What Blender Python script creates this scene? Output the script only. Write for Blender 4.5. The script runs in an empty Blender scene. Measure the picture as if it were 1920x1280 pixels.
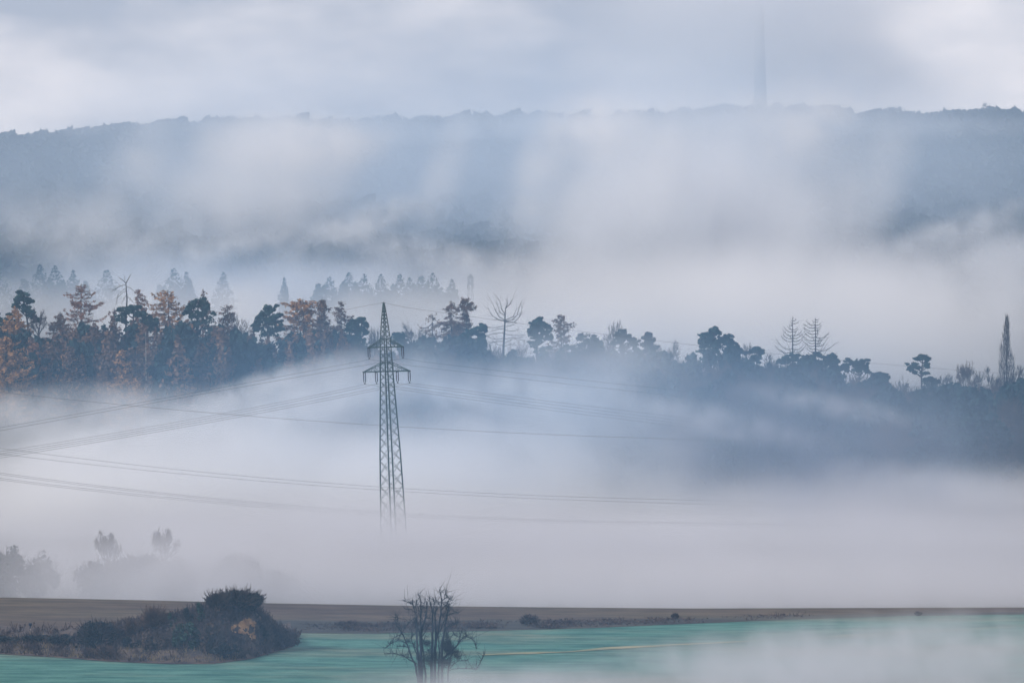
import bpy, math, random
import numpy as np
from mathutils import Vector, Matrix

random.seed(7)
rng = np.random.default_rng(7)
S = bpy.context.scene
COL = S.collection
R = math.radians

# ------------------------------------------------------------------ camera
K = 36.0 / 1920 / 200           # radians per pixel of the 1920 px wide photograph
CAMZ = 62.0
PITCH = 240 * K
CAM = Vector((0, 0, CAMZ))
cam_d = bpy.data.cameras.new('camera')
cam_d.lens = 200
cam_d.sensor_width = 36
cam_d.clip_start = 1
cam_d.clip_end = 30000
cam = bpy.data.objects.new('camera', cam_d)
cam.location = CAM
cam.rotation_euler = (R(90) - PITCH, 0, 0)
COL.objects.link(cam)
S.camera = cam

# ------------------------------------------------------------------ sky, sun, exposure
SUN_EL, SUN_AZ = R(32), R(-125)      # azimuth from +Y (north) clockwise
world = bpy.data.worlds.new('World')
S.world = world
world.use_nodes = True
wt = world.node_tree
wt.nodes.clear()
wo = wt.nodes.new('ShaderNodeOutputWorld')
bg = wt.nodes.new('ShaderNodeBackground')
bg.inputs['Strength'].default_value = 0.1
sky = wt.nodes.new('ShaderNodeTexSky')
sky.sky_type = 'NISHITA'
sky.sun_disc = False
sky.sun_elevation = SUN_EL
sky.sun_rotation = SUN_AZ
tc = wt.nodes.new('ShaderNodeTexCoord')
mp = wt.nodes.new('ShaderNodeMapping')
mp.inputs['Scale'].default_value = (10, 10, 26)
mp.inputs['Location'].default_value = (0.3, 0.1, 0.55)
nz = wt.nodes.new('ShaderNodeTexNoise')
nz.inputs['Scale'].default_value = 1.6
nz.inputs['Detail'].default_value = 5
nz.inputs['Roughness'].default_value = 0.52
sep = wt.nodes.new('ShaderNodeSeparateXYZ')
hzn = wt.nodes.new('ShaderNodeMapRange')        # cloud thins and brightens towards the horizon, all round
hzn.interpolation_type = 'SMOOTHSTEP'
hzn.inputs[1].default_value = 0.048
hzn.inputs[2].default_value = 0.008
add = wt.nodes.new('ShaderNodeMath')
add.operation = 'MULTIPLY_ADD'
add.inputs[1].default_value = 0.34
ampl = wt.nodes.new('ShaderNodeMath')
ampl.operation = 'MULTIPLY_ADD'
ampl.inputs[1].default_value = 2.1
ampl.inputs[2].default_value = -0.58
cr = wt.nodes.new('ShaderNodeValToRGB')
cr.color_ramp.elements[0].position = 0.36
cr.color_ramp.elements[0].color = (4.15, 3.83, 4.05, 1)
cr.color_ramp.elements[1].position = 1.0
cr.color_ramp.elements[1].color = (11.0, 9.5, 8.7, 1)
mx = wt.nodes.new('ShaderNodeMix')
mx.data_type = 'RGBA'
mx.inputs[0].default_value = 0.88     # closed cloud cover, a little blue left
wt.links.new(tc.outputs['Generated'], mp.inputs['Vector'])
wt.links.new(mp.outputs[0], nz.inputs['Vector'])
wt.links.new(tc.outputs['Generated'], sep.inputs[0])
wt.links.new(sep.outputs['Z'], hzn.inputs[0])
wt.links.new(hzn.outputs[0], add.inputs[0])
wt.links.new(nz.outputs['Fac'], ampl.inputs[0])
wt.links.new(ampl.outputs[0], add.inputs[2])
wt.links.new(add.outputs[0], cr.inputs[0])
wt.links.new(sky.outputs[0], mx.inputs[6])
wt.links.new(cr.outputs[0], mx.inputs[7])
wt.links.new(mx.outputs[2], bg.inputs['Color'])
wt.links.new(bg.outputs[0], wo.inputs['Surface'])

sl = bpy.data.lights.new('sun', 'SUN')
sl.energy = 3.0
sl.angle = R(8)
sl.color = (1.0, 0.94, 0.86)
sun = bpy.data.objects.new('sun', sl)
sv = Vector((math.sin(SUN_AZ) * math.cos(SUN_EL), math.cos(SUN_AZ) * math.cos(SUN_EL), math.sin(SUN_EL)))
sun.rotation_euler = (-sv).to_track_quat('-Z', 'Y').to_euler()
sun.location = sv * 500
COL.objects.link(sun)

S.view_settings.view_transform = 'Standard'
S.view_settings.look = 'None'
S.view_settings.exposure = 0.48
S.view_settings.gamma = 1.0
S.view_settings.use_curve_mapping = False
S.render.engine = 'CYCLES'
cy = S.cycles
cy.use_denoising = True
cy.denoiser = 'OPENIMAGEDENOISE'
cy.denoising_input_passes = 'RGB_ALBEDO_NORMAL'
cy.denoising_prefilter = 'ACCURATE'
cy.max_bounces = 6
cy.diffuse_bounces = 2
cy.glossy_bounces = 1
cy.transmission_bounces = 2
cy.transparent_max_bounces = 8
cy.volume_bounces = 4
cy.volume_step_rate = 1.0
cy.volume_max_steps = 256
cy.sample_clamp_indirect = 4

# ------------------------------------------------------------------ helpers
SP, CP = math.sin(PITCH), math.cos(PITCH)


def P(px, py, d):
    """World point seen at photograph pixel (px, py) at depth d."""
    x = (px - 960) * K * d
    y = -(py - 640) * K * d
    return Vector((x, d * CP + y * SP, CAMZ - d * SP + y * CP))


def lerp_table(tab, t):
    return float(np.interp(t, [a for a, _ in tab], [b for _, b in tab]))


def smooth(a, b, t):
    u = np.clip((t - a) / (b - a), 0, 1)
    return u * u * (3 - 2 * u)


CREST_D = 660.0
_cx = [0, 250, 500, 800, 1000, 1300, 1600, 1920]
_cy = [1120, 1125, 1131, 1136.5, 1138.5, 1141, 1140, 1139]


def crest_z(x):
    px = x / (K * CREST_D) + 960
    py = np.interp(px, _cx, _cy)
    return CAMZ - CREST_D * SP - (py - 640) * K * CREST_D * CP


def vnoise(x, y, s=1.0, seed=0.0):
    x = x / s + seed
    y = y / s - seed * 0.7
    return (np.sin(x * 1.7 + 1.3 * np.sin(y * 1.1)) + np.sin(y * 2.1 + 1.7 * np.sin(x * 0.9 + 2)) + 0.6 * np.sin(x * 3.1 - y * 2.7)) / 2.6


BASE_Y = [-400, 0, 60, 150, 300, 450, 545, 660, 670, 700, 760, 850, 1000, 1200, 1260, 1500, 1560, 1800, 2100, 2300, 2600, 3480, 3560, 4600, 9000]
BASE_L = [66, 60, 50, 37, 25, 17.6, 16.6, 0, -0.9, -4.2, -9, -12.5, -15.0, 0.2, 0.6, 15, 15, 0, 8, 9, 12, 101.5, 102, 70, 60]
BASE_R = [66, 60, 50, 37, 25, 17.6, 16.6, 0, -0.9, -4.2, -9, -12.5, -15.0, 0.0, 0.0, 4, 3, -4, 4, 5, 12, 115, 117, 70, 60]


def gz(x, y):
    """Height of the terrain."""
    x = np.asarray(x, float)
    y = np.asarray(y, float)
    cz = crest_z(x)
    L = np.array(BASE_L, float)
    Rr = np.array(BASE_R, float)
    out = np.zeros(np.broadcast(x, y).shape)
    f = smooth(-0.10, 0.095, x / np.maximum(y, 300))
    zl = np.interp(y, BASE_Y, L)
    zr = np.interp(y, BASE_Y, Rr)
    base = zl * (1 - f) + zr * f
    # across the field the surface runs from 16.6 at 545 m to the crest, then drops from the crest
    t = np.clip((y - 545) / (CREST_D - 545), 0, 1)
    field = 16.6 * (1 - t) + cz * t
    rel = np.interp(y, [660, 670, 700, 760, 850, 1000, 1200], [0, -0.9, -4.2, -9, -12.5, -15, -16.4])
    fall = cz + rel
    w = smooth(1000, 1200, y)
    out = np.where(y < 545, base, np.where(y < CREST_D, field, np.where(y < 1200, fall * (1 - w) + 0.1 * w, base)))
    rough = smooth(1250, 1500, y) * 1.2 + smooth(2600, 3300, y) * 5
    return out + vnoise(x, y, 90.0) * rough


def gz1(x, y):
    return float(gz(np.array([x]), np.array([y]))[0])


# --- the overgrown bank with its mound, an extra height on the field
_mfx = [-120, 0, 100, 200, 320, 400, 470, 545, 575]
_mfy = [1229, 1232, 1237, 1244, 1248, 1247, 1238, 1216, 1212]
_mtx = [-120, 0, 50, 140, 200, 250, 300, 350, 400, 450, 488, 510, 530, 552, 570]
_mty = [1200, 1196, 1191, 1189, 1187, 1181, 1171, 1161, 1150, 1147, 1158, 1178, 1196, 1216, 1224]


def mound(x, y):
    px = x / (K * y) + 960
    front = np.interp(px, _mfx, _mfy)
    df = 45.45 / ((front - 400) * K)
    top = np.interp(px, _mtx, _mty)
    mid = df + 13
    gpy = 400 + 45.45 / mid / K
    h = np.maximum(0, (gpy - top) * K * mid)
    v = (y - df) / 13.0
    prof = np.where(v < 1, smooth(0, 1, v) ** 0.8, 1 - smooth(1.0, 2.8, v))
    prof = np.where(v < 0, 0, prof)
    h = h * prof * (1 + 0.12 * vnoise(x, y, 1.6, 3.0)) * smooth(575, 556, px)
    return h


def sz(x, y):
    x = np.asarray(x, float)
    y = np.asarray(y, float)
    return gz(x, y) + mound(x, y)


def G(px, py, d0=480.0, d1=664.0, mnd=True):
    """First hit of the pixel's ray on the near field (bank included)."""
    ds = np.linspace(d0, d1, 1200)
    x = (px - 960) * K * ds
    yy = -(py - 640) * K * ds
    Y = ds * CP + yy * SP
    Z = CAMZ - ds * SP + yy * CP
    g = sz(x, Y) if mnd else gz(x, Y)
    hit = np.nonzero(Z <= g)[0]
    i = hit[0] if len(hit) else len(ds) - 1
    return Vector((x[i], Y[i], float(g[i])))


def build(name, V, F, mats, parent=None, smooth_shade=False, mi=None):
    """One mesh object from vertex array and a face array (n x 3 or n x 4)."""
    V = np.asarray(V, np.float32)
    F = np.asarray(F, np.int32)
    me = bpy.data.meshes.new(name)
    n = F.shape[1]
    me.vertices.add(len(V))
    me.vertices.foreach_set('co', V.ravel())
    me.loops.add(F.size)
    me.loops.foreach_set('vertex_index', F.ravel())
    me.polygons.add(len(F))
    me.polygons.foreach_set('loop_start', np.arange(0, F.size, n, dtype=np.int32))
    me.polygons.foreach_set('loop_total', np.full(len(F), n, np.int32))
    if smooth_shade:
        me.polygons.foreach_set('use_smooth', np.ones(len(F), bool))
    if not isinstance(mats, (list, tuple)):
        mats = [mats]
    for m in mats:
        me.materials.append(m)
    if mi is not None:
        me.polygons.foreach_set('material_index', np.asarray(mi, np.int32))
    me.update(calc_edges=True)
    o = bpy.data.objects.new(name, me)
    COL.objects.link(o)
    if parent is not None:
        o.parent = parent
    return o


def tag(o, label=None, cat=None, group=None, kind=None):
    if label:
        o['label'] = label
    if cat:
        o['category'] = cat
    if group:
        o['group'] = group
    if kind:
        o['kind'] = kind
    return o


def root(name, loc, label, cat, group=None):
    o = bpy.data.objects.new(name, None)
    o.empty_display_size = 0.5
    o.location = loc
    COL.objects.link(o)
    return tag(o, label, cat, group)


class MB:
    """Collects quads."""

    def __init__(self):
        self.v, self.f, self.n = [], [], 0

    def add(self, V, F):
        V = np.asarray(V, float).reshape(-1, 3)
        F = np.asarray(F, int).reshape(-1, 4)
        self.v.append(V)
        self.f.append(F + self.n)
        self.n += len(V)

    def tube(self, pts, rad, n=5):
        pts = np.asarray(pts, float)
        m = len(pts)
        rad = np.full(m, rad, float) if np.isscalar(rad) else np.asarray(rad, float)
        d = np.gradient(pts, axis=0)
        d /= np.linalg.norm(d, axis=1)[:, None] + 1e-9
        ref = np.array([0.31, 0.93, 0.2]) if abs(d[0][2]) > 0.5 else np.array([0, 0, 1.0])
        a = np.cross(d, ref)
        a /= np.linalg.norm(a, axis=1)[:, None] + 1e-9
        b = np.cross(d, a)
        th = np.linspace(0, 2 * math.pi, n, endpoint=False)
        V = pts[:, None, :] + rad[:, None, None] * (a[:, None, :] * np.cos(th)[None, :, None] + b[:, None, :] * np.sin(th)[None, :, None])
        i = np.arange(m - 1)[:, None] * n
        j = np.arange(n)[None, :]
        F = np.stack([i + j, i + (j + 1) % n, i + n + (j + 1) % n, i + n + j], -1).reshape(-1, 4)
        self.add(V.reshape(-1, 3), F)
        if n == 4:
            self.add(np.concatenate([V[0], V[-1]]), [[3, 2, 1, 0], [4, 5, 6, 7]])

    def box(self, c, s, M=None):
        c = np.array(c, float)
        s = np.array(s, float) / 2
        q = np.array([[-1, -1, -1], [1, -1, -1], [1, 1, -1], [-1, 1, -1], [-1, -1, 1], [1, -1, 1], [1, 1, 1], [-1, 1, 1]], float) * s
        if M is not None:
            q = q @ np.array(M.to_3x3()).T
        self.add(q + c, [[0, 3, 2, 1], [4, 5, 6, 7], [0, 1, 5, 4], [1, 2, 6, 5], [2, 3, 7, 6], [3, 0, 4, 7]])

    def leaves(self, C, size, flat=0.0, up=None):
        """Randomly turned small quads at the centres C."""
        C = np.asarray(C, float).reshape(-1, 3)
        n = len(C)
        if n == 0:
            return
        size = np.broadcast_to(np.asarray(size, float), (n,)) * rng.uniform(0.6, 1.35, n)
        a = rng.normal(size=(n, 3))
        a[:, 2] *= (1 - flat)
        a /= np.linalg.norm(a, axis=1)[:, None]
        b = rng.normal(size=(n, 3))
        b -= (b * a).sum(1)[:, None] * a
        b /= np.linalg.norm(b, axis=1)[:, None]
        a = a * size[:, None] * 0.5
        b = b * size[:, None] * 0.5 * rng.uniform(0.45, 0.9, n)[:, None]
        V = np.stack([C - a - b * 0.6, C + a * 0.7 - b, C + a + b * 0.5, C - a * 0.5 + b], 1).reshape(-1, 3)
        F = np.arange(4 * n).reshape(-1, 4)
        self.add(V, F)

    def blades(self, A, B, w):
        """Thin three-sided twigs (as crossed thin quads) from points A to points B."""
        A = np.asarray(A, float).reshape(-1, 3)
        B = np.asarray(B, float).reshape(-1, 3)
        n = len(A)
        if n == 0:
            return
        d = B - A
        s = np.cross(d, rng.normal(size=(n, 3)))
        s /= np.linalg.norm(s, axis=1)[:, None] + 1e-9
        t = np.cross(d, s)
        t /= np.linalg.norm(t, axis=1)[:, None] + 1e-9
        w = np.broadcast_to(np.asarray(w, float), (n,))[:, None]
        for q in (s, t):
            V = np.stack([A - q * w, A + q * w, B + q * w * 0.35, B - q * w * 0.35], 1).reshape(-1, 3)
            self.add(V, np.arange(4 * n).reshape(-1, 4))

    def arrays(self):
        return np.concatenate(self.v), np.concatenate(self.f)

    def build(self, name, mat, parent=None, smooth_shade=False):
        V, F = self.arrays()
        return build(name, V, F, mat, parent, smooth_shade)


# ------------------------------------------------------------------ materials
def new_mat(name):
    m = bpy.data.materials.new(name)
    m.use_nodes = True
    return m, m.node_tree, m.node_tree.nodes['Principled BSDF']


def mat_var(name, c1, c2, scale=0.5, rough=0.85, detail=3, bump=0.0, c3=None, stretch=(1, 1, 1), p=(0.35, 0.65)):
    """Two or three tones mixed by noise in the object's own space."""
    m, nt, b = new_mat(name)
    tcn = nt.nodes.new('ShaderNodeTexCoord')
    mpn = nt.nodes.new('ShaderNodeMapping')
    mpn.inputs['Scale'].default_value = stretch
    n = nt.nodes.new('ShaderNodeTexNoise')
    n.inputs['Scale'].default_value = scale
    n.inputs['Detail'].default_value = detail
    r = nt.nodes.new('ShaderNodeValToRGB')
    r.color_ramp.elements[0].position = p[0]
    r.color_ramp.elements[0].color = (*c1, 1)
    r.color_ramp.elements[1].position = p[1]
    r.color_ramp.elements[1].color = (*c2, 1)
    if c3:
        e = r.color_ramp.elements.new(min(0.95, p[1] + 0.12))
        e.color = (*c3, 1)
    nt.links.new(tcn.outputs['Object'], mpn.inputs['Vector'])
    nt.links.new(mpn.outputs[0], n.inputs['Vector'])
    nt.links.new(n.outputs['Fac'], r.inputs[0])
    nt.links.new(r.outputs[0], b.inputs['Base Color'])
    b.inputs['Roughness'].default_value = rough
    b.inputs['Specular IOR Level'].default_value = 0.15
    if bump:
        bp = nt.nodes.new('ShaderNodeBump')
        bp.inputs['Strength'].default_value = bump
        nt.links.new(n.outputs['Fac'], bp.inputs['Height'])
        nt.links.new(bp.outputs[0], b.inputs['Normal'])
    return m


M = {}
M['pine'] = mat_var('pine_needles', (0.010, 0.034, 0.034), (0.028, 0.066, 0.060), 0.7)
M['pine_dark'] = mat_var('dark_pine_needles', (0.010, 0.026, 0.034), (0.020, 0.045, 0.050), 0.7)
M['larch'] = mat_var('golden_larch_needles', (0.13, 0.075, 0.045), (0.46, 0.26, 0.115), 0.55)
M['larch_brown'] = mat_var('brown_larch_needles', (0.085, 0.058, 0.050), (0.19, 0.115, 0.075), 0.45)
M['larch_red'] = mat_var('russet_larch_needles', (0.11, 0.062, 0.048), (0.26, 0.13, 0.07), 0.45)
M['dead_bark'] = mat_var('dead_bark', (0.012, 0.018, 0.028), (0.026, 0.032, 0.042), 2.0, stretch=(4, 4, 0.6))
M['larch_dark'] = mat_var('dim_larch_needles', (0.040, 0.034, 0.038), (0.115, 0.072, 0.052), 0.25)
M['bark'] = mat_var('bark', (0.028, 0.026, 0.030), (0.060, 0.052, 0.050), 2.0, stretch=(4, 4, 0.6))
M['pale_bark'] = mat_var('pale_bark', (0.20, 0.19, 0.19), (0.40, 0.38, 0.36), 2.0, stretch=(2, 2, 0.5))
M['twig'] = mat_var('bare_twigs', (0.040, 0.036, 0.042), (0.085, 0.070, 0.070), 0.8)
M['twig_warm'] = mat_var('reddish_twigs', (0.065, 0.046, 0.045), (0.13, 0.09, 0.075), 0.8)
M['spruce'] = mat_var('spruce_needles', (0.010, 0.030, 0.034), (0.026, 0.058, 0.056), 0.5)
M['bush'] = mat_var('bush_leaves', (0.010, 0.016, 0.026), (0.028, 0.036, 0.040), 1.6)
M['bush_brown'] = mat_var('brown_bush_leaves', (0.030, 0.024, 0.026), (0.085, 0.060, 0.048), 1.2)
M['bush_green'] = mat_var('green_shrub_leaves', (0.012, 0.034, 0.032), (0.035, 0.070, 0.050), 1.6)
M['scrub'] = mat_var('brown_scrub', (0.030, 0.026, 0.038), (0.085, 0.064, 0.060), 0.35)
M['dry_grass'] = mat_var('dry_grass', (0.075, 0.062, 0.052), (0.20, 0.165, 0.105), 0.3)
M['far_wood'] = mat_var('far_forest', (0.016, 0.028, 0.034), (0.040, 0.050, 0.050), 0.03)
M['soil'] = mat_var('ground_soil', (0.050, 0.050, 0.040), (0.085, 0.080, 0.058), 0.03, bump=0.0)
M['bank_soil'] = mat_var('bank_soil', (0.030, 0.028, 0.036), (0.085, 0.068, 0.062), 0.55, detail=5, c3=(0.16, 0.13, 0.095))
M['sand'] = mat_var('sand_face', (0.17, 0.10, 0.055), (0.38, 0.245, 0.13), 1.1, detail=6, c3=(0.48, 0.35, 0.21))
M['steel'] = mat_var('weathered_galvanised_steel', (0.020, 0.046, 0.050), (0.040, 0.072, 0.075), 0.6, rough=0.6)
M['porcelain'] = mat_var('brown_porcelain', (0.022, 0.020, 0.032), (0.036, 0.032, 0.044), 0.6, rough=0.4)
M['wire'] = mat_var('aluminium_wire', (0.05, 0.055, 0.07), (0.08, 0.085, 0.10), 0.3, rough=0.6)
M['concrete'] = mat_var('tower_concrete', (0.24, 0.25, 0.27), (0.34, 0.35, 0.36), 0.12)
M['sign'] = mat_var('dark_sign_paint', (0.012, 0.020, 0.045), (0.020, 0.030, 0.06), 2.0)
M['post'] = mat_var('pale_post_wood', (0.30, 0.27, 0.25), (0.45, 0.41, 0.37), 2.0)
M['hole'] = mat_var('dark_sand', (0.05, 0.042, 0.045), (0.09, 0.07, 0.06), 2.0)  # darker tone than the sand face, meant for its holes; no mesh uses it


def field_mat(name, c1, c2, c3, c4, dry=0.55, rows=2.2, row_amt=0.35):
    """Drilled rows along the field, mottled soil and larger worn patches."""
    m, nt, b = new_mat(name)
    L = nt.links.new

    def noise_tex(scale, detail, rough=0.55, rot=0.0):
        mpn = nt.nodes.new('ShaderNodeMapping')
        mpn.inputs['Scale'].default_value = scale
        mpn.inputs['Rotation'].default_value = (0, 0, R(rot))
        n = nt.nodes.new('ShaderNodeTexNoise')
        n.inputs['Scale'].default_value = 1.0
        n.inputs['Detail'].default_value = detail
        n.inputs['Roughness'].default_value = rough
        L(g.outputs['Position'], mpn.inputs['Vector'])
        L(mpn.outputs[0], n.inputs['Vector'])
        return n.outputs['Fac']

    def ramp(fac, ca, cb, p0, p1):
        r = nt.nodes.new('ShaderNodeValToRGB')
        r.color_ramp.elements[0].position = p0
        r.color_ramp.elements[0].color = (*ca, 1)
        r.color_ramp.elements[1].position = p1
        r.color_ramp.elements[1].color = (*cb, 1)
        L(fac, r.inputs[0])
        return r.outputs[0]

    def math_(op, a, b_):
        n = nt.nodes.new('ShaderNodeMath')
        n.operation = op
        for k, q in enumerate((a, b_)):
            if isinstance(q, (int, float)):
                n.inputs[k].default_value = q
            else:
                L(q, n.inputs[k])
        return n.outputs[0]

    g = nt.nodes.new('ShaderNodeNewGeometry')
    rowsn = noise_tex((0.02, rows, 0), 3, 0.6, 4)
    mott = noise_tex((0.16, 0.30, 0), 6, 0.62)
    mixf = math_('ADD', math_('MULTIPLY', rowsn, row_amt), math_('MULTIPLY', mott, 1 - row_amt))
    patch = noise_tex((0.020, 0.045, 0), 5, 0.6, 6)
    fine = noise_tex((1.3, 1.3, 1.3), 3)
    ca = ramp(mixf, c1, c2, 0.41, 0.59)
    cb = ramp(mixf, c3, c4, 0.41, 0.59)
    mr = nt.nodes.new('ShaderNodeMapRange')
    mr.inputs[1].default_value = dry - 0.10
    mr.inputs[2].default_value = dry + 0.12
    L(patch, mr.inputs[0])
    mixn = nt.nodes.new('ShaderNodeMix')
    mixn.data_type = 'RGBA'
    L(mr.outputs[0], mixn.inputs[0])
    L(ca, mixn.inputs[6])
    L(cb, mixn.inputs[7])
    L(mixn.outputs[2], b.inputs['Base Color'])
    bp = nt.nodes.new('ShaderNodeBump')
    bp.inputs['Strength'].default_value = 0.7
    bp.inputs['Distance'].default_value = 0.2
    L(math_('ADD', fine, rowsn), bp.inputs['Height'])
    L(bp.outputs[0], b.inputs['Normal'])
    b.inputs['Roughness'].default_value = 0.95
    b.inputs['Specular IOR Level'].default_value = 0.1
    return m


M['green_field'] = field_mat('winter_crop', (0.022, 0.098, 0.094), (0.082, 0.205, 0.182), (0.060, 0.110, 0.096), (0.17, 0.170, 0.135), dry=0.56, rows=1.8, row_amt=0.42)
M['brown_field'] = field_mat('ploughed_soil', (0.044, 0.036, 0.038), (0.092, 0.074, 0.066), (0.054, 0.050, 0.043), (0.118, 0.099, 0.078), dry=0.50, rows=1.3, row_amt=0.5)
M['verge'] = mat_var('dark_verge_grass', (0.018, 0.022, 0.030), (0.060, 0.060, 0.054), 0.10, detail=5, stretch=(0.4, 2, 1))
M['pale_strip'] = mat_var('dry_grass_strip', (0.10, 0.15, 0.11), (0.28, 0.26, 0.16), 0.12, detail=4, stretch=(0.5, 2, 1))

# ------------------------------------------------------------------ ground sheet
ys = np.concatenate([np.linspace(-400, 450, 30), np.linspace(470, 540, 8), np.linspace(545, 660, 48), np.linspace(662, 720, 24), np.linspace(730, 1000, 30), np.linspace(1015, 1600, 50), np.linspace(1620, 2600, 60), np.linspace(2640, 3700, 60), np.linspace(3800, 4700, 10)])
us = np.concatenate([np.linspace(-0.6, -0.14, 14), np.linspace(-0.13, 0.13, 110), np.linspace(0.14, 0.6, 14)])
YY, UU = np.meshgrid(ys, us, indexing='ij')
XX = UU * (np.abs(YY) + 260)
ZZ = gz(XX, YY)
n_u = len(us)
i, j = np.meshgrid(np.arange(len(ys) - 1), np.arange(n_u - 1), indexing='ij')
F = np.stack([i * n_u + j, i * n_u + j + 1, (i + 1) * n_u + j + 1, (i + 1) * n_u + j], -1).reshape(-1, 4)
ground = build('ground', np.stack([XX, YY, ZZ], -1).reshape(-1, 3), F, M['soil'], None, True)
tag(ground, 'rolling valley ground under the fog', None, None, 'structure')


def sheet(name, lower, upper, mat, label, lift, rows=14, step=20, kind='structure', x0=-250, x1=2200):
    """A strip of field between two pixel curves laid on the terrain."""
    pxs = np.arange(x0, x1 + 1, step)
    V = []
    for px in pxs:
        lo = np.interp(px, [a for a, _ in lower], [b for _, b in lower])
        up = np.interp(px, [a for a, _ in upper], [b for _, b in upper])
        a = G(px, lo, 380, 700, False)
        if up is None or up < 1000:
            pass
        b = G(px, up, 380, 662, False)
        for t in np.linspace(0, 1, rows):
            x = a.x + (b.x - a.x) * t
            y = a.y + (b.y - a.y) * t
            V.append((x, y, gz1(x, y) + lift))
    n = rows
    i, j = np.meshgrid(np.arange(len(pxs) - 1), np.arange(n - 1), indexing='ij')
    F = np.stack([i * n + j, (i + 1) * n + j, (i + 1) * n + j + 1, i * n + j + 1], -1).reshape(-1, 4)
    return tag(build(name, V, F, mat, None, True), label, None, None, kind)


edge_gb = [(-250, 1222), (0, 1222), (540, 1186), (700, 1187), (900, 1182), (1100, 1177), (1280, 1169), (1500, 1160), (1700, 1154), (1920, 1151), (2200, 1148)]
crest_px = [(x, y + 0.6) for x, y in zip(_cx, _cy)]
crest_px = [(-250, 1117.0)] + crest_px + [(2200, 1138.5)]
sheet('ploughed_field', edge_gb, crest_px, M['brown_field'], 'brown ploughed field running up to the crest of the slope', 0.03, 22)
# the far side of the crest is ploughed too
xs_ = np.linspace(-110, 110, 60)
yv = np.concatenate([np.linspace(661.5, 700, 14)])
V = [(x * yy / 660, yy, gz1(x * yy / 660, yy) + 0.03) for x in xs_ for yy in yv]
sheet('green_field', [(-250, 1420), (2200, 1420)], edge_gb, M['green_field'], 'blue-green winter crop field below the ploughed slope', 0.05, 34)
sheet('field_verge', [(x, y + 1.5) for x, y in edge_gb], [(-250, 1206), (0, 1206), (540, 1162), (700, 1166), (900, 1163), (1100, 1164), (1280, 1160), (1500, 1154), (1700, 1151), (1920, 1148), (2200, 1146)], M['verge'], 'dark grassy verge between the green field and the ploughed field', 0.08, 6)
_sx = np.arange(905, 2210, 15)
_lo = np.interp(_sx, [905, 1000, 1150, 1300, 1500, 1700, 1920, 2200], [1229, 1227, 1218, 1209, 1198, 1187, 1175, 1162])
_wd = np.interp(_sx, [905, 1000, 1150, 1300, 1500, 1700, 2200], [2.0, 5.2, 4.2, 2.4, 1.5, 1.3, 0.9]) * (0.75 + 0.45 * vnoise(_sx * 1.0, 0 * _sx, 60.0))
_jl = 0.5 * vnoise(_sx * 1.0, 2 + 0 * _sx, 40.0)
sheet('dry_grass_strip', list(zip(_sx, _lo + _jl)), list(zip(_sx, _lo + _jl - np.maximum(0.35, _wd))), M['pale_strip'], 'pale dry grass strip slanting across the green field', 0.10, 4, x0=905, step=15)

# ------------------------------------------------------------------ the bank
pxs = np.arange(-130, 557, 3)
V, nrow = [], 26
for px in pxs:
    fr = np.interp(px, _mfx, _mfy)
    df = 45.45 / ((fr - 400) * K)
    for v in np.linspace(-0.06, 2.75, nrow):
        y = df + 13 * v
        x = (px - 960) * K * y
        V.append((x, y, float(sz(x, y)) + 0.12 * float(smooth(558, 540, px)) - 0.02))
i, j = np.meshgrid(np.arange(len(pxs) - 1), np.arange(nrow - 1), indexing='ij')
F = np.stack([i * nrow + j, (i + 1) * nrow + j, (i + 1) * nrow + j + 1, i * nrow + j + 1], -1).reshape(-1, 4)
bank = build('bank', V, F, M['bank_soil'], None, True)
tag(bank, 'overgrown earth bank rising to a mound at its right end', None, None, 'structure')

# ------------------------------------------------------------------ tree builders
def rnd_ball(n, shell=0.0):
    p = rng.normal(size=(n, 3))
    p /= np.linalg.norm(p, axis=1)[:, None]
    r = rng.uniform(shell ** 3, 1, n) ** (1 / 3)
    return p * r[:, None]


def clump(mb, c, r, leaf, dens=1.0, flat_bottom=True):
    """A lumpy foliage pad: several small puffs of leaf quads inside an ellipsoid."""
    c = np.array(c, float)
    r = np.array(r, float)
    k = int(9 + 4 * dens)
    sub = rnd_ball(k, 0.55) * r * 0.72 + c
    vol = (r[0] * r[2])
    n = int(max(16, dens * 11 * vol / leaf ** 2 / k * 0.9))
    n = min(n, 160)
    for s in sub:
        rr = r * rng.uniform(0.28, 0.46)
        rr[1] = max(rr[1], 0.3 * r[0])
        q = rnd_ball(n) * rr
        if flat_bottom:
            q[:, 2] = np.where(q[:, 2] < 0, q[:, 2] * 0.55, q[:, 2])
        mb.leaves(s + q, leaf)


def base_at(px, d):
    x = (px - 960) * K * d
    return Vector((x, d, gz1(x, d)))


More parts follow.
